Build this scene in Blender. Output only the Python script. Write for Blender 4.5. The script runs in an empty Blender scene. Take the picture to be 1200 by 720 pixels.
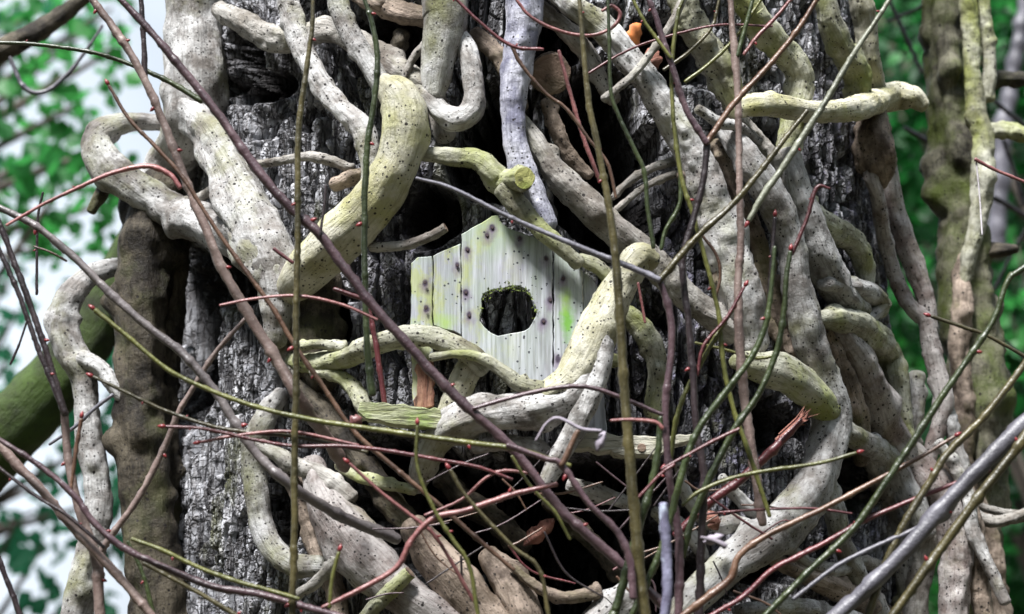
import bpy, bmesh, math, random
import numpy as np
from mathutils import Vector, Matrix

S = bpy.context.scene
C = S.collection
random.seed(7)
RNG = np.random.default_rng(7)

# ------------------------------------------------------------------ camera, sky, sun, exposure
PITCH = math.radians(10)
CAM = np.array([0.0, 0.0, 1.5])
cam_d = bpy.data.cameras.new('camera'); cam = bpy.data.objects.new('camera', cam_d); C.objects.link(cam)
cam.location = CAM; cam.rotation_euler = (math.radians(90) + PITCH, 0, 0)
cam_d.lens = 72; cam_d.sensor_width = 36; cam_d.clip_end = 2000; cam_d.clip_start = 0.05
cam_d.dof.use_dof = True; cam_d.dof.focus_distance = 2.46; cam_d.dof.aperture_fstop = 4.6
S.camera = cam
S.view_settings.view_transform = 'Standard'; S.view_settings.look = 'None'
S.view_settings.exposure = 1.0; S.view_settings.gamma = 1

SUN_EL, SUN_AZ = math.radians(61), math.radians(210)   # azimuth clockwise from +Y: behind the camera, to the left
w = bpy.data.worlds.new('World'); S.world = w; w.use_nodes = True
wn = w.node_tree.nodes; wn.clear()
wo = wn.new('ShaderNodeOutputWorld'); bg = wn.new('ShaderNodeBackground'); sky = wn.new('ShaderNodeTexSky')
sky.sky_type = 'NISHITA'; sky.sun_disc = False; sky.sun_elevation = SUN_EL; sky.sun_rotation = SUN_AZ
sky.dust_density = 4.0; sky.air_density = 1.0; sky.ozone_density = 1.6
bg.inputs['Strength'].default_value = 0.042
# a bright broken overcast mixed over the blue
wtc = wn.new('ShaderNodeTexCoord'); wnz = wn.new('ShaderNodeTexNoise'); wnz.inputs['Scale'].default_value = 3.0; wnz.inputs['Detail'].default_value = 5
wr = wn.new('ShaderNodeMapRange'); wr.inputs['From Min'].default_value = .30; wr.inputs['From Max'].default_value = .62; wr.inputs['To Min'].default_value = .5
wm = wn.new('ShaderNodeMix'); wm.data_type = 'RGBA'; wm.inputs[7].default_value = (12.0, 13.3, 14.8, 1)
WL = w.node_tree.links.new
WL(wtc.outputs['Generated'], wnz.inputs['Vector']); WL(wnz.outputs['Fac'], wr.inputs['Value']); WL(wr.outputs[0], wm.inputs[0]); WL(sky.outputs[0], wm.inputs[6]); WL(wm.outputs[2], bg.inputs[0]); w.node_tree.links.new(bg.outputs[0], wo.inputs[0])
sd = bpy.data.lights.new('sun', 'SUN'); sd.energy = 5.0; sd.angle = math.radians(12); sd.color = (1.0, 0.99, 0.98)
so = bpy.data.objects.new('sun', sd); C.objects.link(so)
sdir = Vector((math.sin(SUN_AZ) * math.cos(SUN_EL), math.cos(SUN_AZ) * math.cos(SUN_EL), math.sin(SUN_EL)))
so.rotation_euler = sdir.to_track_quat('Z', 'Y').to_euler(); so.location = sdir * 20

# ------------------------------------------------------------------ place measuring
# the photograph is 1200 x 720; at 2.4 m from the camera one of its pixels is one millimetre
cp, sp = math.cos(PITCH), math.sin(PITCH)
def P(px, py, Y):
    u = (px - 600) / 2400.0; v = (360 - py) / 2400.0
    d = np.array([u, cp - v * sp, sp + v * cp])
    return CAM + d * (Y / d[1])
def proj(x, y, z):
    x = np.asarray(x); f = y * cp + (z - CAM[2]) * sp; up = -y * sp + (z - CAM[2]) * cp
    return 600 + 2400 * x / f, 360 - 2400 * up / f
TR, TY, TX = 0.50, 2.90, 0.026          # main trunk radius and axis
def surfY(px):
    px = min(max(px, 215), 1040)
    u = (px - 600) / 2400.0
    a = u * u + 1; b = -2 * (u * TX + TY); c = TX * TX + TY * TY - TR * TR
    D = b * b - 4 * a * c
    return (-b - math.sqrt(max(D, 0))) / (2 * a)

# ------------------------------------------------------------------ numpy noise
def _hash(ix, iy, iz, seed):
    h = (ix.astype(np.int64) * 374761393 + iy.astype(np.int64) * 668265263 + iz.astype(np.int64) * 2147483647 + seed * 144665) & 0xffffffff
    h = ((h ^ (h >> 13)) * 1274126177) & 0xffffffff
    h = ((h ^ (h >> 16)) * 2246822519) & 0xffffffff
    return ((h ^ (h >> 15)) & 0xffffff) / float(0xffffff)
def noise(x, y, z, seed=0):
    ix, iy, iz = np.floor(x), np.floor(y), np.floor(z)
    fx, fy, fz = x - ix, y - iy, z - iz
    fx, fy, fz = [f * f * (3 - 2 * f) for f in (fx, fy, fz)]
    r = 0
    for a in (0, 1):
        for b in (0, 1):
            for c in (0, 1):
                wgt = (fx if a else 1 - fx) * (fy if b else 1 - fy) * (fz if c else 1 - fz)
                r = r + wgt * _hash(ix + a, iy + b, iz + c, seed)
    return r * 2 - 1
def fbm(x, y, z, seed=0, o=3):
    r = 0; a = 1; t = 0
    for i in range(o):
        r = r + a * noise(x * 2 ** i, y * 2 ** i, z * 2 ** i, seed + i); t += a; a *= .5
    return r / t
def sstep(a, b, x):
    t = np.clip((x - a) / (b - a), 0, 1); return t * t * (3 - 2 * t)

# ------------------------------------------------------------------ scene helpers
def mesh_np(name, V, F, uv=None, smooth=True):
    me = bpy.data.meshes.new(name)
    V = np.asarray(V, dtype=np.float32); F = np.asarray(F, dtype=np.int32); n = F.shape[1]
    me.vertices.add(len(V)); me.vertices.foreach_set('co', V.ravel())
    me.loops.add(F.size); me.loops.foreach_set('vertex_index', F.ravel())
    me.polygons.add(len(F)); me.polygons.foreach_set('loop_start', np.arange(0, F.size, n, dtype=np.int32))
    me.polygons.foreach_set('loop_total', np.full(len(F), n, dtype=np.int32))
    if uv is not None:
        l = me.uv_layers.new(name='UVMap'); l.data.foreach_set('uv', np.asarray(uv, dtype=np.float32)[F.ravel()].ravel())
    me.update(calc_edges=True); me.validate()
    me.polygons.foreach_set('use_smooth', np.full(len(me.polygons), smooth))
    return me
def link(name, me, m, parent=None, loc=None):
    o = bpy.data.objects.new(name, me); C.objects.link(o)
    if m and not me.materials: me.materials.append(m)
    if parent: o.parent = parent
    if loc is not None: o.location = loc
    return o
def tag(o, label=None, cat=None, group=None, kind=None):
    if label: o['label'] = label
    if cat: o['category'] = cat
    if group: o['group'] = group
    if kind: o['kind'] = kind
    return o
def empty(name, loc):
    o = bpy.data.objects.new(name, None); C.objects.link(o); o.location = loc; o.empty_display_size = .05
    return o

# ------------------------------------------------------------------ materials
class NT:
    def __init__(s, name):
        s.m = bpy.data.materials.new(name); s.m.use_nodes = True; s.t = s.m.node_tree; s.t.nodes.clear()
        s.out = s.t.nodes.new('ShaderNodeOutputMaterial'); s.b = s.t.nodes.new('ShaderNodeBsdfPrincipled')
        s.t.links.new(s.b.outputs[0], s.out.inputs[0]); s.tc = s.t.nodes.new('ShaderNodeTexCoord')
    def n(s, t, **k):
        o = s.t.nodes.new('ShaderNode' + t)
        for a, b in k.items():
            if a[0] == '_': setattr(o, a[1:], b)
            else:
                key = {'rough': 'Roughness'}.get(a, a.replace('_', ' '))
                o.inputs[key].default_value = b
        return o
    def l(s, a, b): s.t.links.new(a, b)
    def noise(s, scale, vec=None, detail=4, rough=.55, dist=0):
        o = s.n('TexNoise', Scale=scale, Detail=detail, Distortion=dist); o.inputs['Roughness'].default_value = rough
        s.l(vec if vec else s.tc.outputs['Object'], o.inputs['Vector']); return o.outputs['Fac']
    def ramp(s, fac, a, b, ca=(0, 0, 0, 1), cb=(1, 1, 1, 1)):
        if a > b: a, b, ca, cb = b, a, cb, ca
        o = s.t.nodes.new('ShaderNodeValToRGB'); o.color_ramp.elements[0].position = a; o.color_ramp.elements[1].position = b
        o.color_ramp.elements[0].color = ca; o.color_ramp.elements[1].color = cb; s.l(fac, o.inputs[0]); return o.outputs[0]
    def mix(s, fac, a, b, mode='MIX'):
        o = s.t.nodes.new('ShaderNodeMix'); o.data_type = 'RGBA'; o.blend_type = mode
        for v, i in ((fac, 0), (a, 6), (b, 7)):
            if hasattr(v, 'is_output'): s.l(v, o.inputs[i])
            elif i == 0: o.inputs[0].default_value = v
            else: o.inputs[i].default_value = tuple(v) + ((1,) if len(v) == 3 else ())
        return o.outputs[2]
    def math(s, op, a, b=0.0, c=None):
        o = s.t.nodes.new('ShaderNodeMath'); o.operation = op
        for i, v in enumerate((a, b) if c is None else (a, b, c)):
            if hasattr(v, 'is_output'): s.l(v, o.inputs[i])
            else: o.inputs[i].default_value = v
        return o.outputs[0]
    def mapv(s, src, scale=(1, 1, 1), loc=(0, 0, 0)):
        o = s.n('Mapping'); o.inputs['Scale'].default_value = scale; o.inputs['Location'].default_value = loc
        s.l(src, o.inputs['Vector']); return o.outputs[0]
    def bump(s, h, strength, dist, prev=None):
        o = s.n('Bump', Strength=strength, Distance=dist); s.l(h, o.inputs['Height'])
        if prev: s.l(prev, o.inputs['Normal'])
        return o.outputs[0]

def vine_mat(name, light, dark, algae, algae_amt, dots=1.0, dirt=(.07, .05, .04), dirt_amt=.5):
    k = NT(name); rnd = k.n('ObjectInfo').outputs['Random']
    ob = k.tc.outputs['Object']; uv = k.tc.outputs['UV']
    off = k.t.nodes.new('ShaderNodeVectorMath'); off.operation = 'ADD'; k.l(ob, off.inputs[0])
    cmb = k.n('CombineXYZ'); k.l(k.math('MULTIPLY', rnd, 7.3), cmb.inputs[0]); k.l(cmb.outputs[0], off.inputs[1]); v = off.outputs[0]
    col = k.mix(k.ramp(k.noise(20, v, 7, .68), .40, .58), dark, light)
    # long fibres running with the stem
    fib = k.noise(1, k.mapv(uv, (260, 36, 1)), 3, .6, .6)
    col = k.mix(k.math('MULTIPLY', k.ramp(fib, .50, .34), .5), col, tuple(c * .5 for c in dark))
    # brown dirt and peeling patches
    d = k.ramp(k.noise(13, k.mapv(v, (1, 1, 1), (3, 1, 2)), 8, .72), .53, .63)
    col = k.mix(k.math('MULTIPLY', d, dirt_amt), col, dirt)
    # algae film
    a = k.ramp(k.noise(11, k.mapv(v, (1, 1, 1), (9, 4, 7)), 5, .6), .62 - .25 * algae_amt, .80 - .22 * algae_amt)
    col = k.mix(k.math('MULTIPLY', a, min(1, .25 + algae_amt)), col, algae)
    hv = k.n('HueSaturation'); k.l(col, hv.inputs['Color']); k.l(k.math('MULTIPLY_ADD', rnd, .35, .82), hv.inputs['Value'])
    col = hv.outputs[0]
    # lenticels: small dark pits
    def pits(scale, thr, keep):
        vo = k.n('TexVoronoi', Scale=scale, Randomness=1.0); k.l(v, vo.inputs['Vector'])
        sep = k.n('SeparateColor'); k.l(vo.outputs['Color'], sep.inputs[0])
        th = k.math('MULTIPLY', k.math('LESS_THAN', sep.outputs[0], keep), k.math('MULTIPLY_ADD', sep.outputs[1], thr * .8, thr * .45))
        return k.math('LESS_THAN', vo.outputs['Distance'], th)
    dens = k.ramp(k.noise(30, k.mapv(v, (1, 1, 1), (6, 2, 8)), 3), .36, .58)
    p = k.math('MAXIMUM', pits(120, .20, k.math('MULTIPLY', dens, .95 * dots)), pits(230, .24, k.math('MULTIPLY_ADD', dens, .5 * dots, .10)))
    col = k.mix(k.math('MULTIPLY', p, .93), col, (.018, .014, .014))
    k.l(col, k.b.inputs['Base Color'])
    k.b.inputs['Roughness'].default_value = .52; k.b.inputs['Specular IOR Level'].default_value = .22
    n = k.bump(fib, .75, .003)
    n = k.bump(k.noise(60, v, 8, .75), .8, .006, n)
    n = k.bump(k.math('SUBTRACT', 1.0, p), .6, .001, n)
    k.l(n, k.b.inputs['Normal']); return k.m

M = {}
M['pale'] = vine_mat('pale_vine_bark', (.56, .555, .55), (.235, .215, .20), (.22, .225, .085), .42, dirt=(.05, .04, .03), dirt_amt=.7)
M['green'] = vine_mat('algae_green_vine_bark', (.50, .495, .41), (.24, .235, .155), (.27, .30, .07), .60)
M['yell'] = vine_mat('yellowish_vine_bark', (.58, .56, .46), (.36, .34, .21), (.46, .46, .15), .40, dirt_amt=.2)
M['brown'] = vine_mat('brown_vine_bark', (.40, .32, .26), (.13, .10, .075), (.20, .20, .07), .3, .8, dirt_amt=.8)
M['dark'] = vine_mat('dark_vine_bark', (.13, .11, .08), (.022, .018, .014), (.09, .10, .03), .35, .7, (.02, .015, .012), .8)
M['blue'] = vine_mat('blue_grey_lichen_vine_bark', (.60, .60, .68), (.22, .22, .30), (.30, .31, .22), .10, .8, (.09, .09, .12), .7)
M['grey'] = vine_mat('grey_vine_bark', (.46, .44, .41), (.20, .18, .155), (.24, .25, .10), .22, .9)
M['pink'] = vine_mat('pinkish_vine_bark', (.50, .465, .45), (.22, .175, .16), (.30, .28, .14), .25, 1.0)

def twig_mat(name, c1, c2, rough=.38, spec=.7, patch=None):
    k = NT(name); uv = k.tc.outputs['UV']; rnd = k.n('ObjectInfo').outputs['Random']
    f = k.noise(1, k.mapv(uv, (60, 22, 1)), 4, .6)
    col = k.mix(k.ramp(f, .35, .65), c1, c2)
    col = k.mix(k.math('MULTIPLY', k.ramp(k.noise(9, None, 5, .7), .48, .60), .6), col, tuple(c * .45 for c in c1))
    if patch: col = k.mix(k.ramp(k.noise(30, None, 4), .55, .66), col, patch)
    vo = k.n('TexVoronoi', Scale=260); k.l(k.tc.outputs['Object'], vo.inputs['Vector'])
    col = k.mix(k.math('MULTIPLY', k.math('LESS_THAN', vo.outputs['Distance'], .16), .35), col, tuple(min(1, c * 2.2 + .03) for c in c2))
    hv = k.n('HueSaturation'); k.l(col, hv.inputs['Color']); k.l(k.math('MULTIPLY_ADD', rnd, .5, .75), hv.inputs['Value'])
    k.l(hv.outputs[0], k.b.inputs['Base Color']); k.b.inputs['Roughness'].default_value = rough
    k.b.inputs['Specular IOR Level'].default_value = spec
    k.l(k.bump(k.noise(260, None, 5), .6, .0014, k.bump(f, .3, .0006)), k.b.inputs['Normal']); return k.m
M['t_purple'] = twig_mat('purple_brown_twig_bark', (.052, .027, .036), (.115, .07, .078))
M['t_brown'] = twig_mat('brown_twig_bark', (.085, .042, .028), (.15, .085, .052))
M['t_tan'] = twig_mat('tan_twig_bark', (.13, .086, .075), (.22, .165, .145), .5)
M['t_olive'] = twig_mat('olive_twig_bark', (.040, .034, .014), (.085, .070, .026))
M['t_green'] = twig_mat('green_twig_bark', (.026, .040, .014), (.055, .072, .022))
M['t_lime'] = twig_mat('yellow_green_twig_bark', (.085, .09, .02), (.15, .15, .04))
M['t_sage'] = twig_mat('sage_green_twig_bark', (.19, .20, .145), (.28, .29, .22))
M['t_taupe'] = twig_mat('taupe_twig_bark', (.13, .11, .115), (.22, .195, .19))
M['t_red'] = twig_mat('red_twig_bark', (.075, .016, .022), (.14, .034, .036))
M['t_pink'] = twig_mat('pink_twig_bark', (.17, .055, .058), (.28, .115, .105))
M['t_dark'] = twig_mat('dark_twig_bark', (.018, .011, .014), (.038, .026, .028))
M['t_grey'] = twig_mat('grey_twig_bark', (.095, .09, .11), (.17, .165, .195), .45)
M['t_white'] = twig_mat('bleached_dead_twig', (.55, .50, .52), (.75, .72, .76), .6)
M['t_ashen'] = twig_mat('ashen_dead_twig', (.20, .17, .20), (.32, .29, .34), .7, .3)
M['t_lichen'] = twig_mat('lichen_covered_stick', (.09, .08, .13), (.20, .20, .28), .7, .3, (.50, .56, .68))

def bud_mat():
    k = NT('red_bud'); col = k.mix(k.ramp(k.noise(300), .4, .6), (.13, .018, .024), (.26, .04, .04))
    k.l(col, k.b.inputs['Base Color']); k.b.inputs['Roughness'].default_value = .35; return k.m
M['bud'] = bud_mat()

def wood_mat(name, a, b, alg, amt=.3, grain=(30, 30, 260)):
    k = NT(name); v = k.tc.outputs['Object']
    g = k.noise(1, k.mapv(v, grain), 5, .65, .5)
    col = k.mix(k.ramp(g, .35, .62), a, b)
    col = k.mix(k.math('MULTIPLY', k.ramp(k.noise(22, v, 5), .5, .62), amt), col, alg)
    k.l(col, k.b.inputs['Base Color']); k.b.inputs['Roughness'].default_value = .75
    col = k.mix(k.math('MULTIPLY', k.ramp(k.noise(1, k.mapv(v, tuple(q * 1.6 for q in grain), (3, 3, 3)), 3), .44, .36), .8), col, tuple(q * .25 for q in a))
    k.t.links.new(col, k.b.inputs['Base Color'])
    k.l(k.bump(g, .9, .004, k.bump(k.noise(140, v, 5, .7), .6, .003)), k.b.inputs['Normal']); return k.m
M['rot'] = wood_mat('rotten_orange_brown_wood', (.20, .08, .055), (.40, .22, .15), (.07, .03, .025), .8, (170, 170, 26))
M['ply'] = wood_mat('algae_covered_plank_wood', (.26, .28, .12), (.52, .54, .36), (.22, .32, .05), .7)
M['ledge'] = wood_mat('weathered_ledge_wood', (.36, .35, .27), (.52, .50, .42), (.30, .32, .12), .3)
M['endgrain'] = wood_mat('cut_end_wood', (.36, .35, .12), (.60, .60, .22), (.30, .40, .06), .5)
M['endbrown'] = wood_mat('old_cut_end_wood', (.16, .10, .07), (.28, .2, .15), (.1, .09, .05), .5)
M['shred'] = wood_mat('torn_red_bark', (.30, .11, .08), (.42, .20, .15), (.10, .04, .03), .6)

def simple(name, col, rough=.7, scale=40, var=.4):
    k = NT(name); c = k.mix(k.ramp(k.noise(scale), .35, .65), tuple(x * (1 - var) for x in col), tuple(min(1, x * (1 + var)) for x in col))
    k.l(c, k.b.inputs['Base Color']); k.b.inputs['Roughness'].default_value = rough; return k.m
M['nail'] = simple('rusty_nail', (.05, .03, .035), .6, 200)
M['moss'] = simple('moss', (.13, .17, .035), .9, 120)
M['deadleaf'] = simple('orange_dead_leaf', (.60, .20, .06), .55, 60)

def bark_mat():
    k = NT('flaky_tree_bark'); v = k.tc.outputs['Object']
    def attr(n):
        a = k.n('Attribute'); a.attribute_name = n; return a.outputs['Fac']
    col = k.mix(k.ramp(k.noise(26, v, 6, .65), .36, .64), (.20, .205, .23), (.68, .685, .73))
    st = k.noise(1, k.mapv(v, (180, 180, 26)), 4, .65, .4)
    col = k.mix(k.math('MULTIPLY', k.ramp(st, .56, .40), .6), col, (.09, .075, .07))
    fz = k.noise(1, k.mapv(v, (48, 48, 6.5), (2, 5, 1)), 5, .6, .8)
    fs = k.ramp(k.math('ABSOLUTE', k.math('SUBTRACT', fz, .5)), .034, .010)  # dark streaks painted in to read as shaded fissures
    col = k.mix(k.math('MULTIPLY', fs, .9), col, (.035, .032, .038))
    # flake edges: fine dark splits between the scales
    wv = k.t.nodes.new('ShaderNodeVectorMath'); wv.operation = 'MULTIPLY_ADD'; nz = k.n('TexNoise', Scale=38, Detail=4); k.l(v, nz.inputs['Vector'])
    k.l(nz.outputs['Color'], wv.inputs[0]); wv.inputs[1].default_value = (.022, .022, .022); k.l(v, wv.inputs[2])
    ve = k.n('TexVoronoi', Scale=1, _feature='DISTANCE_TO_EDGE'); k.l(k.mapv(wv.outputs[0], (85, 85, 62)), ve.inputs['Vector'])
    fl = k.math('MULTIPLY', k.ramp(ve.outputs['Distance'], .10, .02), k.ramp(k.noise(30, v, 3), .40, .56))
    col = k.mix(k.math('MULTIPLY', fl, .85), col, (.05, .045, .045))
    col = k.mix(k.math('MULTIPLY', k.ramp(k.noise(12, k.mapv(v, (1, 1, .5), (5, 2, 1)), 5), .56, .66), .55), col, (.17, .18, .06))
    col = k.mix(k.math('MULTIPLY', attr('bark_shade'), k.ramp(k.noise(34, v, 5, .7), .66, .42)), col, (.055, .052, .068))  # shade on the middle and right bark painted as darker colour
    col = k.mix(k.math('MULTIPLY', attr('bark_shade'), k.ramp(k.noise(50, k.mapv(v, (1, 1, 1), (2, 7, 3)), 4, .7), .56, .62)), col, (.26, .25, .34))
    col = k.mix(attr('rot'), col, (.012, .009, .010))  # hollow insides painted near black to deepen their shade
    k.l(col, k.b.inputs['Base Color']); k.b.inputs['Roughness'].default_value = .7
    n = k.bump(st, .6, .002, k.bump(k.math('SUBTRACT', 1.0, fl), .9, .003, k.bump(k.math('SUBTRACT', 1.0, fs), 1.0, .008))); n = k.bump(k.noise(120, v, 6, .75), .7, .003, n)
    k.l(n, k.b.inputs['Normal']); return k.m
M['bark'] = bark_mat()

# ------------------------------------------------------------------ the ground and the far slope
def ground():
    n = 120; xs = np.sign(np.linspace(-1, 1, n)) * np.abs(np.linspace(-1, 1, n)) ** 3 * 900
    ys = xs.copy(); X, Y = np.meshgrid(xs, ys)
    Z = fbm(X * .5, Y * .5, X * 0, 3) * .12 - .05
    rise = sstep(1.0, 9, X * .9 + (Y - 9) * .30) * sstep(6, 16, Y)
    Z = Z + rise * np.clip((Y - 6) * .55, 0, 38) * sstep(1.5, 14, X + .0 * Y)
    Z = Z - sstep(14, 60, Y) * (1 - rise) * 12
    V = np.stack([X.ravel(), Y.ravel(), Z.ravel()], 1)
    i = np.arange(n * n).reshape(n, n); F = np.stack([i[:-1, :-1], i[:-1, 1:], i[1:, 1:], i[1:, :-1]], -1).reshape(-1, 4)
    k = NT('leaf_litter_ground'); v = k.tc.outputs['Object']
    col = k.mix(k.ramp(k.noise(6, v, 8, .7), .4, .6), (.035, .026, .016), (.09, .07, .04))
    col = k.mix(k.ramp(k.noise(.7, v, 5), .5, .62), col, (.03, .055, .018))
    k.l(col, k.b.inputs['Base Color']); k.b.inputs['Roughness'].default_value = .95
    k.l(k.bump(k.noise(30, v, 6, .7), 1, .03), k.b.inputs['Normal'])
    tag(link('ground', mesh_np('ground', V, F), k.m), kind='structure')
ground()

# ------------------------------------------------------------------ main tree trunk
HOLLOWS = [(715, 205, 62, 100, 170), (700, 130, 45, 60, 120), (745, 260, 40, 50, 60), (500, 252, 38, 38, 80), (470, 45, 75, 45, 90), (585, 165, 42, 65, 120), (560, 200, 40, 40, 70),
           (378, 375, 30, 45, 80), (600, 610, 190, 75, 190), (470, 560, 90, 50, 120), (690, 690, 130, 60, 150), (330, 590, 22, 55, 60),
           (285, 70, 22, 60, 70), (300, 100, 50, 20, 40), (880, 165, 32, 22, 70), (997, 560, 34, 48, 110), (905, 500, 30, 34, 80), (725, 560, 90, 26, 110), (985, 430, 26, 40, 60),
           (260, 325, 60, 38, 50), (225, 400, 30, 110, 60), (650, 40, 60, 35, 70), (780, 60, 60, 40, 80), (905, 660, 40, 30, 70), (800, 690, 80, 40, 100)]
def trunk():
    # arc coordinate (0 faces the camera) dense at the front, height dense where it is seen
    a = np.concatenate([np.linspace(-math.pi, -1.62, 60, endpoint=False), np.linspace(-1.62, 1.62, 980), np.linspace(1.62, math.pi, 60)[1:]])
    z = np.concatenate([np.linspace(-.1, 1.42, 120, endpoint=False), np.linspace(1.42, 2.44, 640), np.linspace(2.44, 5.0, 140)[1:]])
    A, Z = np.meshgrid(a, z); Sx = A * TR
    # warp
    wx = fbm(Sx * 6, Z * 4, Sx * 0, 11) * .012 + fbm(Sx * 60, Z * 50, Sx * 0, 13) * .003; wz = fbm(Sx * 9, Z * 9, Sx * 0 + 5, 12) * .02 + fbm(Sx * 60, Z * 60, Sx * 0, 14) * .004
    s_, z_ = Sx + wx, Z + wz
    def plates(cx, cz, seed):
        u, v = s_ / cx, z_ / cz; iu, iv = np.floor(u), np.floor(v)
        f1 = np.full(u.shape, 9.); f2 = np.full(u.shape, 9.); idv = np.zeros(u.shape)
        for i in (-1, 0, 1):
            for j in (-1, 0, 1):
                hx = _hash(iu + i, iv + j, iu * 0, seed); hy = _hash(iu + i, iv + j, iu * 0 + 1, seed)
                hv = _hash(iu + i, iv + j, iu * 0 + 2, seed)
                d = np.hypot(iu + i + hx - u, iv + j + hy - v)
                closer = d < f1; f2 = np.where(closer, f1, np.minimum(f2, d)); idv = np.where(closer, hv, idv); f1 = np.where(closer, d, f1)
        return f1, f2, idv
    f1, f2, idv = plates(.023, .130, 21)
    g1, g2, gid = plates(.0125, .0150, 22)
    k1, k2, kid = plates(.0060, .0075, 23)
    crack = sstep(.04, .22, f2 - f1); crack2 = sstep(0, .15, g2 - g1); crack3 = sstep(0, .2, k2 - k1)
    furrow = 1 - np.abs(fbm(s_ * 24, z_ * 4.0, s_ * 0, 31, 3)) * 4; furrow = sstep(.60, .92, furrow)
    h = -.030 * (1 - crack) + (idv - .5) * .006 + (-.0022 * (1 - crack2) + (gid - .5) * .0036 + (-.0010 * (1 - crack3) + (kid - .5) * .0016)) * (.25 + .75 * crack) - .028 * furrow
    h += fbm(s_ * 160, z_ * 60, s_ * 0, 41, 3) * .0012 + fbm(Sx * 3, Z * 1.5, Sx * 0, 51) * .015
    R = (TR + .05 * sstep(2.3, 1.35, Z) * sstep(1.15, 1.5, A) + h)
    X = TX + np.sin(A) * R; Y = TY - np.cos(A) * R
    px, py = proj(X, Y, Z); front = np.cos(A) > .1
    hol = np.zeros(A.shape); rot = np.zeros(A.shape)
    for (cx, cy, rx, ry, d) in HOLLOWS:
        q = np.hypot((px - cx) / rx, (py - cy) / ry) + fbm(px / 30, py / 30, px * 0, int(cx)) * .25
        t = 1 - sstep(.55, 1.15, q); hol = np.maximum(hol, t * d * .001 * front); rot = np.maximum(rot, (1 - sstep(.75, 1.12, q)) * front)  # second mask marks where hollow shade is painted near black
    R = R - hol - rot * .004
    X = TX + np.sin(A) * R; Y = TY - np.cos(A) * R
    bark_shade = np.maximum(1 - sstep(.6, 1.15, np.hypot((px - 810) / 150, (py - 440) / 240)), .85 * (1 - sstep(.7, 1.2, np.hypot((px - 470) / 75, (py - 330) / 150))))  # zones of bark whose shade goes into the colour
    bark_shade = np.maximum(bark_shade, .8 * (1 - sstep(.4, 1.2, np.hypot((px - 1000) / 90, (py - 420) / 500)))) * front
    n0, n1 = len(z), len(a); i = np.arange(n0 * n1).reshape(n0, n1)
    F = np.stack([i[:-1, :-1], i[:-1, 1:], i[1:, 1:], i[1:, :-1]], -1).reshape(-1, 4)
    base = np.array([TX, TY, 0])
    V = np.stack([X.ravel(), Y.ravel(), Z.ravel()], 1) - base
    me = mesh_np('trunk', V, F, smooth=False)
    for nm, arr in (('bark_shade', bark_shade), ('rot', rot)):
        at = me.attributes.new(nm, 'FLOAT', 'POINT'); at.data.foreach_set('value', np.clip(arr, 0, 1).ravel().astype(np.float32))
    root = empty('tree', base)
    tag(root, 'broad old tree with flaky grey bark behind the tangled vines and the birdhouse', 'tree')
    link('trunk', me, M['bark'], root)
trunk()

# ------------------------------------------------------------------ tubes
def resample(pts, step_fac, min_step):
    pts = np.array(pts, float)
    if len(pts) == 2: pts = np.array([pts[0], (pts[0] + pts[1]) / 2, pts[1]])
    e = np.vstack([2 * pts[0] - pts[1], pts, 2 * pts[-1] - pts[-2]]); out = []
    for i in range(1, len(e) - 2):
        p0, p1, p2, p3 = e[i - 1:i + 3]; L = np.linalg.norm(p2[:3] - p1[:3]); r = max(min(p1[3], p2[3]), 1e-4)
        k = max(2, int(L / max(r * step_fac, min_step)))
        t = np.linspace(0, 1, k, endpoint=False)[:, None]
        c = .5 * (2 * p1 + (p2 - p0) * t + (2 * p0 - 5 * p1 + 4 * p2 - p3) * t ** 2 + (3 * p1 - p0 - 3 * p2 + p3) * t ** 3)
        c[:, 3] = np.clip(c[:, 3], min(p1[3], p2[3]) * .9, max(p1[3], p2[3]) * 1.1)
        out.append(c)
    out.append(pts[-1:]); return np.vstack(out)

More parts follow.
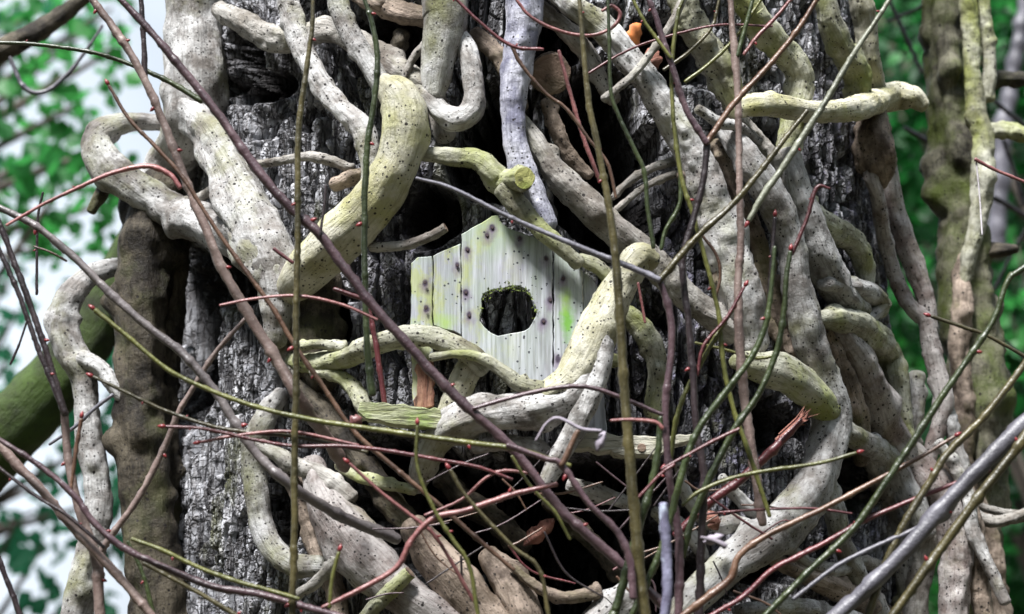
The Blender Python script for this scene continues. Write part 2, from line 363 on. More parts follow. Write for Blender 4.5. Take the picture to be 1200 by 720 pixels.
def tube(name, pts, segs, rough, seed, step_fac=.28, min_step=.0022, cap0='round', cap1='round', swell=None, noisy=True):
    c = resample(pts, step_fac, min_step)
    if swell is not None:
        s = np.concatenate([[0], np.cumsum(np.linalg.norm(np.diff(c[:, :3], axis=0), axis=1))])
        for sw in swell: c[:, 3] *= 1 + .26 * np.exp(-((s - sw) / (c[:, 3] * .7)) ** 2)
    r0, r1 = c[0, 3], c[-1, 3]; t0 = c[1, :3] - c[0, :3]; t0 /= np.linalg.norm(t0); t1 = c[-1, :3] - c[-2, :3]; t1 /= np.linalg.norm(t1)
    def capr(p, t, r, kind):
        if kind == 'flat': seq = [(.02, .93), (.03, .0)]
        else: seq = [(.25, .93), (.5, .70), (.62, .38), (.66, .0)]
        return [np.append(p + t * r * a, max(r * b, 1e-6)) for a, b in seq]
    ca = capr(c[0, :3], -t0, r0, cap0)[::-1]; cb = capr(c[-1, :3], t1, r1, cap1)
    c = np.vstack([np.array(ca), c, np.array(cb)]); n = len(c)
    T = np.gradient(c[:, :3], axis=0); T /= np.linalg.norm(T, axis=1)[:, None] + 1e-12
    T[:len(ca)] = t0; T[-len(cb):] = t1
    N = np.zeros((n, 3)); ref = np.array([0, 1., 0]); v = ref - T[0] * T[0].dot(ref)
    if np.linalg.norm(v) < .1: v = np.array([0, 0, 1.]) - T[0] * T[0][2]
    for i in range(n):
        v = v - T[i] * T[i].dot(v); w_ = ref - T[i] * T[i].dot(ref); v = v / np.linalg.norm(v) * .85 + w_ * .15; v /= np.linalg.norm(v); N[i] = v
    B = np.cross(T, N)
    a = np.linspace(0, 2 * math.pi, segs + 1)[:-1]
    s = np.concatenate([[0], np.cumsum(np.linalg.norm(np.diff(c[:, :3], axis=0), axis=1))])
    dirs = N[:, None] * np.cos(a)[None, :, None] + B[:, None] * np.sin(a)[None, :, None]
    rad = np.repeat(c[:, 3:4], segs, 1)
    base = c[:, None, :3] + dirs * rad[..., None]
    if noisy:
        rm = np.median(c[:, 3]); q = base / rm
        e = fbm(q[..., 0] * .38, q[..., 1] * .38, q[..., 2] * .38, seed, 2) * .20
        e += fbm(q[..., 0] * 1.3, q[..., 1] * 1.3, q[..., 2] * 1.3, seed + 5, 2) * .15
        fl = np.cos(a[None] * 3 + s[:, None] / rm * .35 + seed) * .055 + np.cos(a[None] * 7 + s[:, None] / rm * .3 + seed * 2 + 3 * fbm(q[..., 0] * .3, q[..., 1] * .3, q[..., 2] * .3, seed + 9, 2)) * .028
        # knuckles and rings across the stem
        kn = noise(s[:, None] / rm * .55 + seed, np.cos(a)[None] * .8 + 0 * s[:, None], np.sin(a)[None] * .8 + 0 * s[:, None], seed + 3); kn = np.clip(kn - .38, 0, 1) * .8
        e = (e + fl + kn) * rough + fbm(q[..., 0] * 4, q[..., 1] * 4, q[..., 2] * 4, seed + 7, 2) * .045 * rough
        base = base + dirs * (rad * e)[..., None]
    org = c[len(ca), :3].copy()
    V = (base - org).reshape(-1, 3); i = np.arange(n * segs).reshape(n, segs); j = np.roll(i, -1, 1)
    F = np.stack([i[:-1], i[1:], j[1:], j[:-1]], -1).reshape(-1, 4)
    rr = np.median(c[:, 3])
    uv = np.stack([np.repeat(np.abs(a - math.pi)[None] * rr, n, 0).ravel(), np.repeat(s[:, None], segs, 1).ravel()], 1)
    return mesh_np(name, V, F, uv), org, c[len(ca):n - len(cb)]

def parse(txt, absolute, off):
    rows = []
    for p in txt.split(';'):
        v = [float(x) for x in p.split(',')]
        if len(v) == 3: v.append(off)
        rows.append(v)
    for end in (0, -1):                       # stems that leave the picture go on beyond it
        e = rows[end]; q = rows[1 if end == 0 else -2]
        if (e[0] < 0 or e[0] > 1200 or e[1] < 0 or e[1] > 720) and len(rows) > 1:
            d = np.array(e[:2]) - np.array(q[:2]); d = d / (np.linalg.norm(d) + 1e-6) * 210
            x = [e[0] + d[0], e[1] + d[1], e[2], e[3]]
            rows.insert(0, x) if end == 0 else rows.append(x)
    out = []
    for x, y, r, o in rows:
        Y = (2.40 if absolute else surfY(x)) - o * .001
        p = P(x, y, Y); out.append([*p, r * .001 * Y / 2.4])
    return out

SEED = [100]
def vine(label, mat, txt, off=30, rough=1.0, name='vine_stem', cat='vine', cap0='round', cap1='round', absolute=False, cut=None, parent=None, group=None):
    SEED[0] += 1; pts = parse(txt, absolute, off); rm = max(p[3] for p in pts)
    segs = 12 if rm < .007 else 22 if rm < .014 else 36
    me, org, c = tube(name, pts, segs, rough, SEED[0], .20, .0022, cap0=cap0, cap1=cap1)
    o = link(name, me, M[mat], loc=org if parent is None else org - np.array(parent.location), parent=parent)
    if parent is None: tag(o, label, cat, group)
    elif label: o['label'] = label
    if cut:                                   # sawn end, its own part
        t = c[-1, :3] - c[-3, :3]; t /= np.linalg.norm(t); r = c[-1, 3]
        bm = bmesh.new(); vs = []
        for k in range(22):
            a = k / 22 * 2 * math.pi; vs.append(bm.verts.new(((1 + .07 * math.sin(3 * a + 1) + .04 * math.sin(7 * a)) * r * .93 * math.cos(a), (1 + .05 * math.sin(2 * a)) * r * .93 * math.sin(a), 0)))
        f = bm.faces.new(vs); e = bmesh.ops.extrude_face_region(bm, geom=[f]); bmesh.ops.translate(bm, vec=(0, 0, r * .12), verts=[v for v in e['geom'] if isinstance(v, bmesh.types.BMVert)])
        bmesh.ops.recalc_face_normals(bm, faces=bm.faces); cm = bpy.data.meshes.new('cut_end'); bm.to_mesh(cm); bm.free()
        d = link('cut_end', cm, M[cut], o); d.rotation_euler = Vector(t).to_track_quat('Z', 'Y').to_euler(); d.location = Vector(c[-1, :3] + t * r * .01 - org)
    return o

# ------------------------------------------------------------------ buds (shared meshes)
def bud_mesh(name, l, wd):
    bm = bmesh.new(); prof = [(0, .35), (.12, .75), (.35, 1), (.6, .85), (.82, .5), (1, .05)]; rings = []
    for t, r in prof: rings.append([bm.verts.new((r * wd * math.cos(k * math.pi / 4), r * wd * math.sin(k * math.pi / 4), t * l)) for k in range(8)])
    for a, b in zip(rings, rings[1:]):
        for k in range(8): bm.faces.new((a[k], a[(k + 1) % 8], b[(k + 1) % 8], b[k]))
    bm.faces.new(rings[-1]); bm.faces.new(rings[0][::-1])
    for f in bm.faces: f.smooth = True
    me = bpy.data.meshes.new(name); bm.to_mesh(me); bm.free(); me.materials.append(M['bud']); return me
BUD = bud_mesh('bud', .0105, .0030)
def twig(label, mat, txt, off=150, tip='', spacing=75, absolute=True, cat='twig', buds=True, name='twig', group=None, cap1='round'):
    SEED[0] += 1; rs = random.Random(SEED[0]); pts = [[*p[:3], p[3] * .80] for p in parse(txt, absolute, off)]
    # a slight natural waver between the measured points
    rm = float(np.median([p[3] for p in pts])); c0 = resample(pts, 3, .02)
    L = float(np.sum(np.linalg.norm(np.diff(c0[:, :3], axis=0), axis=1))); sw = []
    s = rs.uniform(.02, spacing * .001)
    while s < L - .015: sw.append(s); s += spacing * .001 * rs.uniform(.6, 1.5)
    me, org, c = tube(name, pts, 8 if rm < .003 else 12, .75, SEED[0], .8, .003, swell=sw, cap1=cap1)
    o = tag(link(name, me, M[mat], loc=org), label, cat, group)
    sl = np.concatenate([[0], np.cumsum(np.linalg.norm(np.diff(c[:, :3], axis=0), axis=1))])
    def put(idx, d, k):
        b = link('bud', BUD, None, o); b.location = Vector(c[idx, :3] - org) + Vector(d) * float(c[idx, 3]) * .5
        b.rotation_euler = Vector(d).to_track_quat('Z', 'Y').to_euler(); b.scale = (k, k, k)
    if buds:
        for n_, q in enumerate(sw):
            i = int(np.searchsorted(sl, q)); i = min(max(i, 1), len(c) - 2); t = c[i + 1, :3] - c[i - 1, :3]; t = t / np.linalg.norm(t)
            side = np.cross(t, [0, 1, 0]) * (1 if n_ % 2 else -1) + np.array([0, -.3, 0]); d = t * .5 + side; d /= np.linalg.norm(d)
            if rs.random() < .42: put(i, d, max(.5, min(1.0, c[i, 3] / .0042)) * rs.uniform(.6, .95))
    for ch in tip:
        e, q = (0, 1) if ch == 's' else (-1, -2); t = c[e, :3] - c[q, :3]; t /= np.linalg.norm(t); put(e, t, max(.85, c[e, 3] / .0035))
    return o
# ------------------------------------------------------------------ thick vines on the trunk
v = vine
v('massive pale speckled stem coming down from the top left corner of the trunk', 'pale', '228,-20,38;229,50,37;231,100,36;224,145,36;206,190,34,20;186,240,32,10', 45)
v('thick dark brown stem standing upright along the left edge of the trunk', 'dark', '190,215,26;170,280,31;167,350,31;166,450,31;172,560,29;179,650,30;185,735,30', 30, 1.4)
v('speckled limb leaving the massive left stem and dropping to the wide pale junction', 'pale', '222,130,24;252,165,23;272,205,23;290,245,26;308,285,30;322,325,25;324,365,20;320,400,14', 62)
loop = v('pale looped vine bulging past the left trunk edge with a dark stub under it', 'pale', '192,145,9,10;162,143,11,15;133,149,16,25;113,166,19,35;125,193,21,50;160,222,22,60;202,250,22,66;250,269,22,66;300,286,27,60', 50, .9)
v(None, 'dark', '128,212,9;118,228,8;107,247,6', 45, name='stub', parent=loop)
v('pale S-shaped vine hanging free left of the trunk down to the bottom left', 'pale', '142,312,12,-20;108,322,14,0;82,348,16,20;72,382,17;80,410,17;96,440,15;102,480,15;106,520,16;113,560,15;114,600,16;105,650,17;88,728,18', 30, .8)
v('short forked side branch ending bluntly beside the S-shaped vine', 'pale', '96,420,11;118,432,10;131,450,9;142,464,8;154,471,7', 44, .8, cap1='flat', cut='endbrown')
v('horizontal grey vine crossing near the top between the left stems', 'grey', '258,12,11;285,26,15;325,47,16;355,43,14;392,38,14;430,60,17;465,84,18;505,112,15;522,160,12', 22)
v('slim pale vine running down right from the top to behind the yellow elbow', 'pale', '336,-15,14;340,12,14;350,45,14;366,80,13;398,126,13;424,152,14;434,190,12;430,225,9', 48, .8)
v('smooth pale vine slanting down into the top of the yellow elbow', 'pale', '392,-15,13;400,15,13;414,45,13;430,72,12;448,100,13', 70, .6)
elbow = v('fat yellowish elbow vine sweeping down left above the birdhouse', 'yell', '448,98,13,70;470,116,26,78;476,148,28,82;466,190,27,82;442,233,29,80;405,273,30,74;368,308,28,66;346,333,22,56;334,352,11,46', 80, .62)
v('pale vine loop hooking round from the elbow knot and up again', 'pale', '488,106,8;504,116,11;520,134,13;541,139,15;556,122,14;554,92,12;549,66,12,58;538,44,11,50;522,30,10,40', 62, .7)
v('broad pale stem coming from the top edge into the hooked loop', 'pale', '520,-15,29;522,25,26;517,60,22;512,88,19;508,112,14', 60, .7)
v('thin grey root arching beside the broad stem near the top', 'grey', '473,95,4;482,72,5;495,55,5;508,42,5', 40)
v('short log-like stem section crossing at the top edge left of the broad stem', 'brown', '415,-12,14;450,8,14;480,18,14;510,22,12', 20)
bl = v('bluish grey lichen-stained stem dropping from the top edge with a knot hole', 'blue', '612,-15,21;612,35,20;606,80,17;602,120,15;603,155,14;610,190,15;624,228,15;640,265,13', 50, .7)
cutb = v('green stained branch with bright yellow-green sawn end above the birdhouse', 'green', '494,180,9;530,184,11;560,188,12;577,203,15;586,213,16,58;600,212,15,70;614,209,14,98', 62, .9, cap1='flat', cut='endgrain')
v('gnarled greenish vine lying along the right roof slope of the birdhouse', 'green', '592,222,13;612,245,13;632,268,11;655,288,9;678,309,8', 70)
v('tiny mossy stub against the right corner of the birdhouse', 'green', '680,304,7;698,312,9;714,326,9', 60)
v('long grey-brown vine slanting behind the pale fork from centre top to right', 'grey', '608,138,8;630,170,12;655,205,16;690,240,18;720,268,19;760,302,18;800,345,17;838,374,17;876,392,16', 32)
fork = v('pale speckled fork arm with rounded top at right of the birdhouse', 'yell', '764,306,13;750,302,19;736,320,20;718,350,23;702,385,25;688,418,25;668,446,21;640,462,15', 92, .75)
v('smooth pale limb hanging beside the fork arm and reaching below the birdhouse', 'pale', '706,392,13;703,430,14;688,470,14;672,505,13;655,535,12;640,565,10', 104, .7)
v('thick arched vine sweeping under the birdhouse from the fork to lower left', 'pale', '488,570,12,30;498,538,18,50;518,509,19,66;550,491,21,76;590,484,22,84;630,480,24,88;665,466,22,92;690,440,20,92', 80, .9)
v('slender pale root lying just below the thick arched vine', 'pale', '556,525,7;585,519,9;620,523,9;645,536,9;662,548,7', 74)
v('bent olive vine coming from the left to the lower corner of the birdhouse', 'green', '325,420,9,20;365,426,13,35;400,421,13,55;430,408,13,72;462,397,13,80;492,394,13,84;522,401,13,84;548,415,13,82;565,432,12,76', 60, .8)
v('yellow-green peg-shaped stub standing under the bent olive vine', 'yell', '556,420,12;545,440,16;533,465,15;522,488,12;516,505,9', 66, .6)
v('thin snaking vine draped over the bottom edge of the birdhouse', 'green', '506,419,5;536,415,5;566,420,7;590,436,8;610,451,10;640,456,9;672,450,8;696,450,6', 96, .8)
v('small dead stub lying on top of the bent olive vine at left', 'green', '350,406,6;378,403,6;403,407,6', 62)
v('curled mossy branch end left of the green plank', 'green', '366,436,5;392,439,8;412,452,9;424,472,10;428,488,8', 50)
v('short broken twig stub pointing up right beside the birdhouse roof', 'grey', '436,290,6;470,288,6;500,279,6;522,267,6', 62, .7, cap1='flat', cut='endbrown')
v('curved olive vine segment hanging right of the pale fork arm', 'green', '728,362,11;752,386,14;767,418,14;771,450,13;764,484,11', 30)
v('mossy knob poking out between fork arm and tall olive twig', 'green', '700,428,8;714,424,9;728,424,8', 40, 1.6)
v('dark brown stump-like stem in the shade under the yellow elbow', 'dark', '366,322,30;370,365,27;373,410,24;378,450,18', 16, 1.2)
v('thin twisted root crossing the light bark left of the elbow', 'grey', '200,238,5;235,232,6;262,212,6;290,195,5;322,190,5;360,184,6;386,188,7;412,197,5', 34)
v('blunt brown stub showing left of the elbow between two upright twigs', 'brown', '392,216,9;412,208,10;445,200,9', 40)
# right half
v('long diagonal vine from the top edge down across the right of centre', 'pale', '640,-20,14,30;675,10,15;715,45,16;750,85,18;782,130,19;810,175,21;826,215,23;842,260,23;858,310,25;872,360,26;880,405,22', 48)
v('big winding pale stem running the full height right of centre to the bottom', 'pale', '848,148,13,40;880,192,18;908,240,20;926,285,18;933,330,18;944,375,20;955,415,21;966,452,23;975,490,25;964,535,23;945,580,24;912,622,27;868,652,23;828,688,20;788,728,18', 72, .75)
v('humped green-stained arm bulging over the dark gap into the winding stem', 'green', '862,424,10;888,428,16;918,438,20;946,456,21;970,482,18', 80, .8)
v('pale side stem parallel to the winding stem turning outward at its foot', 'pale', '925,180,13;932,215,17;945,255,19;962,303,23;984,342,20;1008,365,14', 52)
v('arched brown-green vine curving over the reddish stem on the right', 'green', '952,375,6;984,374,14;1015,386,17;1040,412,16;1052,444,14;1058,482,12;1066,520,9', 66)
v('broad reddish speckled stem running down the right side to the bottom edge', 'pink', '984,388,14;1004,420,23;1020,460,25;1034,500,24;1060,535,20;1090,565,20;1112,600,20;1120,650,19;1118,728,19', 46)
v('pale curved limb arching right from the winding stem lower right', 'pale', '985,502,12;1008,516,14;1035,534,15;1056,562,16;1072,592,15;1085,625,12', 58, .8)
v('pale vine coming down from the top and bending out right of the winding stem', 'green', '868,-15,15;882,15,16;905,45,17;932,78,17;938,108,16;926,150,14;926,195,16;944,243,16;974,267,15;1000,284,14;1012,308,13;1015,335,10', 40)
arm = v('thick horizontal arm reaching right with a blunt beak-like end', 'yell', '860,132,10,40;880,124,14;912,124,14;955,131,13;1005,127,15;1042,114,17;1068,114,15;1082,124,9', 84, .6)
v('hooked knuckle of vine curling beside the horizontal bend on the right', 'pale', '968,332,10;998,338,12;1022,346,13;1029,360,12;1018,374,7', 64, .8)
v('pale stem at the top right passing under the horizontal arm', 'green', '964,-15,14;974,28,16;989,60,17;1004,86,18;1008,118,14', 44)
v('yellowish stem at the top right joining the pale stem above the arm', 'yell', '1006,-15,14;1014,30,14;1019,70,14;1028,105,12', 40)
v('round dark burl hanging below the horizontal arm on the right', 'brown', '1026,130,13;1024,150,19;1025,178,26;1030,204,15;1032,216,8', 44, 1.5, name='burl', cat='burl')
v('slim pink vine strand below the burl swinging to the trunk edge', 'pink', '1027,172,5,0;1020,203,8,22;1029,235,9;1038,285,9;1053,335,9;1068,362,9;1084,376,10;1092,410,11;1101,445,12;1106,475,11;1096,512,10;1085,545,9', 34, .7)
v('thicker twin vine strand right of the slim pink strand', 'pink', '1042,196,10;1047,240,12;1060,282,13;1076,322,12;1086,354,11;1090,385,9', 26, .7)
v('short pale vine piece bridging down beside the second tree', 'pale', '1104,470,9;1114,500,10;1121,525,9;1131,552,8', 30)
v('narrow pale stem dropping below the winding stem to the bottom right', 'pale', '966,560,11;978,598,13;988,640,13;1008,682,15;1030,728,16', 40)
v('brownish root running low to the right under the crossing twigs', 'brown', '905,655,8;958,680,12;1008,704,14;1050,728,14', 30)
v('pale root lying flat along the bottom edge right of centre', 'pale', '868,718,10;905,712,11;942,712,11;990,726,10', 50)
v('small pale knuckle root beside the foot of the winding stem', 'pale', '838,618,7;856,614,9;876,618,10;890,634,9', 46)
v('pale thin root descending to the knuckle root in the lower centre', 'pale', '795,545,5;802,575,7;815,597,9;838,616,8', 40)
v('green knobbly stem at the top between diagonal vine and right trunk bark', 'green', '790,-15,13;805,28,16;832,62,20;850,92,20;864,124,13', 40, 1.4)
v('wavy pale root crossing just left of the horizontal arm', 'pale', '818,128,6;844,144,7;868,149,6;890,166,5', 74)
v('thin grey root arching in the black hollow, the upper of two', 'grey', '718,232,4;738,212,5;765,197,5;795,188,6', 20)
v('thin grey root arching in the black hollow, the lower of two', 'grey', '722,246,4;752,222,4;785,206,5;812,205,5', 26)
v('straight grey dead branch slanting across the diagonal vine near the top', 'grey', '708,116,5;742,88,5;768,55,5;790,22,5;806,-15,5', 74, .7)
v('upright grey stem at the bottom edge left of the reddish stem', 'grey', '1096,596,12;1082,645,15;1074,690,15;1070,728,15', 30)
# left bottom
v('pale pipe-like vine bending at the bottom left of the trunk bark', 'pale', '330,462,10,10;315,485,13,20;300,512,14;296,545,14;302,582,14;306,612,14;320,642,14;346,662,14;376,664,12', 40, .7)
v('massive speckled root bulging at the bottom left of centre', 'pink', '366,545,14,20;380,590,21;408,628,28;436,664,30;482,702,24;530,732,24', 50, .8)
v('rough grey root slanting above the massive speckled root', 'grey', '306,522,8;345,544,11;380,560,12;412,584,9', 44)
v('dark block-ended stem section slanting down to the bottom centre', 'brown', '484,618,17,60;506,650,23;545,692,26;578,738,28', 44)
v('splintered branch stub pointing left in the dark below the green plank', 'green', '396,546,5;425,560,7;455,568,7;486,575,5', 40)
v('green-topped cut stub rising from the bottom edge left of centre', 'green', '426,728,9;444,706,9;462,688,9;480,671,8', 84, .6, cap1='flat', cut='endbrown')
v('pale swelling of root at the bottom edge below the tall tan twig', 'pale', '690,738,18;716,712,20;744,690,14', 50)
v('curved brown stub with rounded tip low in the dark centre', 'brown', '598,662,4;626,686,6;660,700,7;700,694,9', 60)
v('brown smooth slab of root in the bottom centre', 'brown', '572,650,12;600,690,22;618,735,24', 40)
v('small weathered stub leaning against the massive root at lower left', 'grey', '344,700,5;368,684,7;386,664,6;391,655,4', 92)
v('dark root rising between the arched vine and the massive root', 'dark', '430,545,14;455,585,16;480,615,14', 20)
v('short pale root under the ledge board at centre right', 'pale', '668,570,8;700,578,10;735,590,8', 12)

v('dark flattened strip added as shade between the brown stem and the light bark', 'dark', '205,240,16;204,300,17;200,360,16;196,430,15;196,520,14;196,620,14;200,735,14', 2, 1.6)  # dark strip added to fill the gap beside the stem with shade
# more of the knotted mass right of centre
v('brown narrow limb squeezed between the diagonal vine and the winding stem', 'brown', '838,170,11;858,215,12;880,262,12;896,310,11;903,355,10;912,395,9', 14, 1.4)
v('brown limb wedge behind the winding stem above the humped arm', 'brown', '905,330,13;912,365,14;922,400,13;930,430,10', 16, 1.3)
v('brown shaded root looping left of the winding stem top', 'brown', '800,205,10;826,245,12;842,290,12;846,330,10', 38, 1.4)
v('pale knobbly root filling the corner under the horizontal arm', 'grey', '868,148,12;892,170,13;908,196,13;915,225,10', 30, 1.5)
v('dark brown limb in the recess right of the winding stem', 'brown', '965,388,12;978,420,15;992,460,16;1004,500,15;1010,540,11', 24, 1.3)
v('pale fibrous root rising between winding stem and reddish stem', 'grey', '1000,505,9;1024,545,12;1040,590,13;1052,640,13;1062,690,12;1066,728,12', 22, 1.3)
v('speckled side root joining the reddish stem from upper right', 'pale', '1075,440,9;1072,475,11;1064,508,13;1066,540,14;1086,572,12', 40, 1.1)
v('brown ropey root between the reddish stem and the second tree', 'brown', '1108,545,10;1128,580,12;1142,630,13;1148,680,13;1152,728,12', 40, 1.4)
v('thin pale root twining beside the second tree at lower right', 'pale', '1100,520,7;1120,548,8;1135,585,8;1140,625,8;1160,665,7;1178,705,7', 70, 1.0)
v('grey root crossing the dark gap below the winding stem', 'grey', '924,640,7;948,662,9;980,668,9;1012,660,8;1040,668,7', 34, 1.2)
v('pale bark-stripped root left of the bottom end of the winding stem', 'pale', '846,560,6;868,586,8;884,600,8;900,604,7', 22, 1.2)
v('small pale root hooked below the ledge plank', 'pale', '768,600,7;790,612,9;812,632,9;826,655,7', 30, 1.1)
v('brown root slipping under the bluish stem at the top', 'brown', '556,40,9;580,62,11;600,92,11;612,125,9', 10, 1.4)
v('grey rough root crossing the top right of the bluish stem', 'grey', '628,10,11;655,28,12;684,58,12;700,88,10;720,118,8', 14, 1.3)
v('brown rough root descending left of the black hollow top', 'brown', '640,120,8;652,150,9;668,182,9;690,205,8', 6, 1.3)
v('dark ridge of root along the left side of the broad stem', 'dark', '470,40,10;462,80,10;470,118,9', 10, 1.4)
v('pale flat junction knot where the left limb and looped vine meet', 'pale', '262,262,12;286,282,24;304,300,27;318,322,22;326,350,14', 68, 1.3)
v('small grey root fork below the pale junction', 'grey', '322,360,10;330,392,10;336,420,9;350,440,7', 30, 1.2)
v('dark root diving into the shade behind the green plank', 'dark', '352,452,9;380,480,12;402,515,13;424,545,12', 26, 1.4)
v('rough bark-covered root behind the massive speckled root', 'brown', '340,560,9;358,600,11;372,640,12;392,690,12;400,728,11', 16, 1.5)
v('dark cylinder of root in the lower centre behind the salmon arc', 'dark', '520,560,12;548,590,14;580,610,14;615,640,12', -20, 1.4)
v('dark root beneath the bent joint twig in the lower centre', 'dark', '640,590,8;670,612,10;700,640,10;726,676,9', -30, 1.4)
# a sawn round stub facing out, and little debris
st = v('round grey sawn stub facing outward in the upper centre', 'brown', '645,84,24,-30;645,86,25,20', 0, .5, name='branch_stub', cat='branch stub', cap1='flat', cut='endbrown')
# second tree and what grows on it
def second_tree():
    root = empty('tree', P(1150, 735, 3.0) * np.array([1, 1, 0]))
    tag(root, 'slimmer moss-stained tree standing at the right edge with a pale vine on its bark', 'tree')
    v(None, 'green2', '1108,-20,25;1110,60,26;1115,140,27;1122,200,28;1130,260,29;1132,340,33;1142,400,34;1147,470,34;1148,540,30;1146,620,29;1152,728,32', -560, 1.9, name='trunk', parent=root, absolute=True)
    v(None, 'dark', '1140,104,17;1160,97,12;1180,93,9;1212,93,9', -570, name='branch', parent=root, absolute=True)
    v(None, 'green', '1150,155,11;1175,154,10;1212,160,9', -540, name='branch', parent=root, absolute=True)
    v(None, 'dark', '1150,297,9;1172,294,9;1190,292,6', -540, name='stub', parent=root, absolute=True)
def moss_mat():
    m = vine_mat('mossy_trunk_bark', (.22, .21, .15), (.050, .045, .03), (.10, .13, .025), .72, .6, (.018, .015, .012), .95); M['green2'] = m
moss_mat(); second_tree()
v('pale vine climbing straight up the front of the second tree', 'green', '1133,-15,11;1138,40,10;1139,85,10;1144,130,12;1153,165,14;1152,215,14;1146,260,11;1136,300,9;1128,340,7', -522, 1, absolute=True)
v('olive vine strand at the right of the second tree near the top', 'green', '1150,-15,8;1157,40,9;1159,80,9;1156,115,9', -530, 1, absolute=True)
v('brown fluted vine strand low on the front of the second tree', 'brown', '1128,285,2,-540;1126,320,8,-530;1128,350,12;1124,410,13;1130,470,14;1128,540,13;1138,600,12', -520, 1.2, absolute=True)
v('dark ragged root hanging at the bottom right corner by the second tree', 'brown', '1146,590,13;1160,640,14;1166,690,14;1172,730,14', -490, 1.3, absolute=True)
v('grey crooked branch leaving the frame at the lower right edge', 'grey', '1136,600,7;1160,612,7;1185,608,7;1210,600,6', -380, .9, absolute=True)
v('thin grey branch just above the crooked one at the lower right edge', 'grey', '1140,590,5;1170,600,5;1210,604,5', -420, .7, absolute=True)
def mossy():
    M['mossy'] = vine_mat('bright_moss_bark', (.055, .08, .022), (.022, .03, .012), (.07, .12, .022), .7, .2, (.03, .035, .015), .6)
    v('thick mossy green limb leaning in from the lower left behind the vines', 'mossy', '-15,530,38;50,462,36;100,400,33;140,330,28;165,270,22', -720, .6, absolute=True, name='tree_limb', cat='tree limb')
mossy()
v('dark out-of-focus branch across the top left corner', 'dark', '-15,66,14;30,45,13;70,20,11;112,-15,9', -700, .6, absolute=True, name='branch', cat='branch')
twig('thin looping twig hanging from the dark branch at top left', 't_grey', '12,68,3;28,102,3.5;52,108,3.5;78,88,3;104,55,2.5;120,30,2', -680, buds=False)

# ------------------------------------------------------------------ twigs in front
t = twig
t('long greyish twig falling from the top left corner down to the dark roots', 't_tan', '98,-15,5.5;148,55,6;170,95,6;192,145,6;215,205,6.5;240,265,7;262,318,7;295,375,8;328,428,8.5;352,470,9;380,510,9,110;404,548,9,70', 170)
t('long purple-brown branch crossing diagonally over the birdhouse corner to bottom centre', 't_purple', '128,-15,5;170,30,5.5;215,83,6;260,140,6.5;302,200,7;340,243,7;376,276,7.5;404,315,7;440,362,7;478,404,7.5;510,440,7.5;545,475,7.5;590,515,7;622,552,6.5;660,600,7;722,656,7;780,712,7', 230, spacing=120)
t('taupe branch entering at mid left and sinking into the lower tangle', 't_taupe', '-12,238,5;40,264,5.5;85,300,5.5;128,343,6;172,382,6;214,415,6;250,456,6.5;278,500,6.5;308,540,7;350,575,7.5;402,606,8,150;465,632,8,110', 190, spacing=110)
t('dark green twig sloping gently from the left edge over the top left vines', 't_green', '-12,50,3;40,52,3;110,62,3.2;158,78,3.5;200,97,4;236,119,4.5', 140)
t('yellow twig with red tip that starts beside the left loop and turns brown lower down', 't_brown', '128,101,2.5;150,138,2.8;182,172,3;214,208,3;250,264,3;288,318,3.4;320,362,3.6;346,406,3.6;380,455,3.6;415,506,3.6;462,548,3.6;510,588,3.5;560,632,3.4;602,668,3', 205, 's')
t('pink arching twig curving over the pale loop at left', 't_pink', '211,220,3.5;198,204,4;172,195,4;132,203,3.5;92,220,3;50,240,2.6;8,264,2.4', 215, spacing=130)
t('short dark vertical twig at the top left joining the long greyish twig', 't_dark', '164,-15,4;168,40,4.2;170,92,4.5', 168)
t('upright olive-brown twig left of centre running the whole height', 't_olive', '367,-15,3;366,30,3.5;358,90,4;350,150,4.4;349,210,4.4;349,280,4.5;347,360,4.6;347,450,4.8;345,540,5;345,620,5;342,730,5.2', 240)
t('second upright twig, dark green, between the olive-brown one and the birdhouse', 't_green', '422,-15,3;434,20,3.8;442,62,4.4;440,110,4.6;432,160,4.6;428,212,4.8;427,280,4.6;428,340,4.5;430,400,5;436,462,6', 180)
t('dull red stick standing upright in the shade left of the birdhouse', 't_red', '430,350,3.5;439,395,4;446,440,4;451,474,4', 60, buds=False)
t('pale green-white twig slanting across the birdhouse roof', 't_grey', '488,209,2.2;530,221,3;600,256,3.6;680,290,4.2;738,313,4.6;772,328,5', 230, spacing=140)
t('olive twig rising right from the joint at the end of the roof twig', 't_olive', '772,330,5;815,280,5;852,246,4.6;880,215,4.4;922,160,4;946,130,3.2', 226, spacing=120)
t('dark wavy twig dropping from the roof twig joint to the bottom edge', 't_purple', '774,330,5;785,368,5.5;787,412,5.5;780,475,5.5;784,555,5.5;796,640,6;795,730,6.5', 224, spacing=120)
t('tall olive twig with a bright edge standing right of the birdhouse', 't_olive', '678,-15,3;684,60,4;690,120,4.4;701,175,4.6;712,232,5.5;720,290,6.2;726,360,6.8;730,430,7;735,500,7.4;740,560,8;745,620,8.4;750,680,8.8;757,730,9', 265, spacing=150)
t('thin dark green twig wavering down through the black hollow', 't_green', '712,-15,2.4;714,50,2.8;716,108,3;726,138,3;742,172,3.2;755,202,3.5;759,245,3.2;766,290,3.4', 190, spacing=90)
t('brown twig from the top edge ending at the three-way joint right of centre', 't_purple', '754,-15,4;768,18,4.4;778,50,4.6;790,85,4.6;805,130,4.8;828,168,5', 212)
t('tan twig climbing right from the three-way joint to the top edge', 't_brown', '828,168,5;860,122,4.4;900,78,4.2;935,35,4;966,-15,3.4', 210)
t('dark twig falling from the three-way joint past the fork to the bottom', 't_dark', '829,170,5;824,212,5;812,260,5;800,308,5;807,380,5;812,440,5.4;816,500,5.4;825,560,5.6;822,630,5.8;819,730,6', 208, spacing=100)
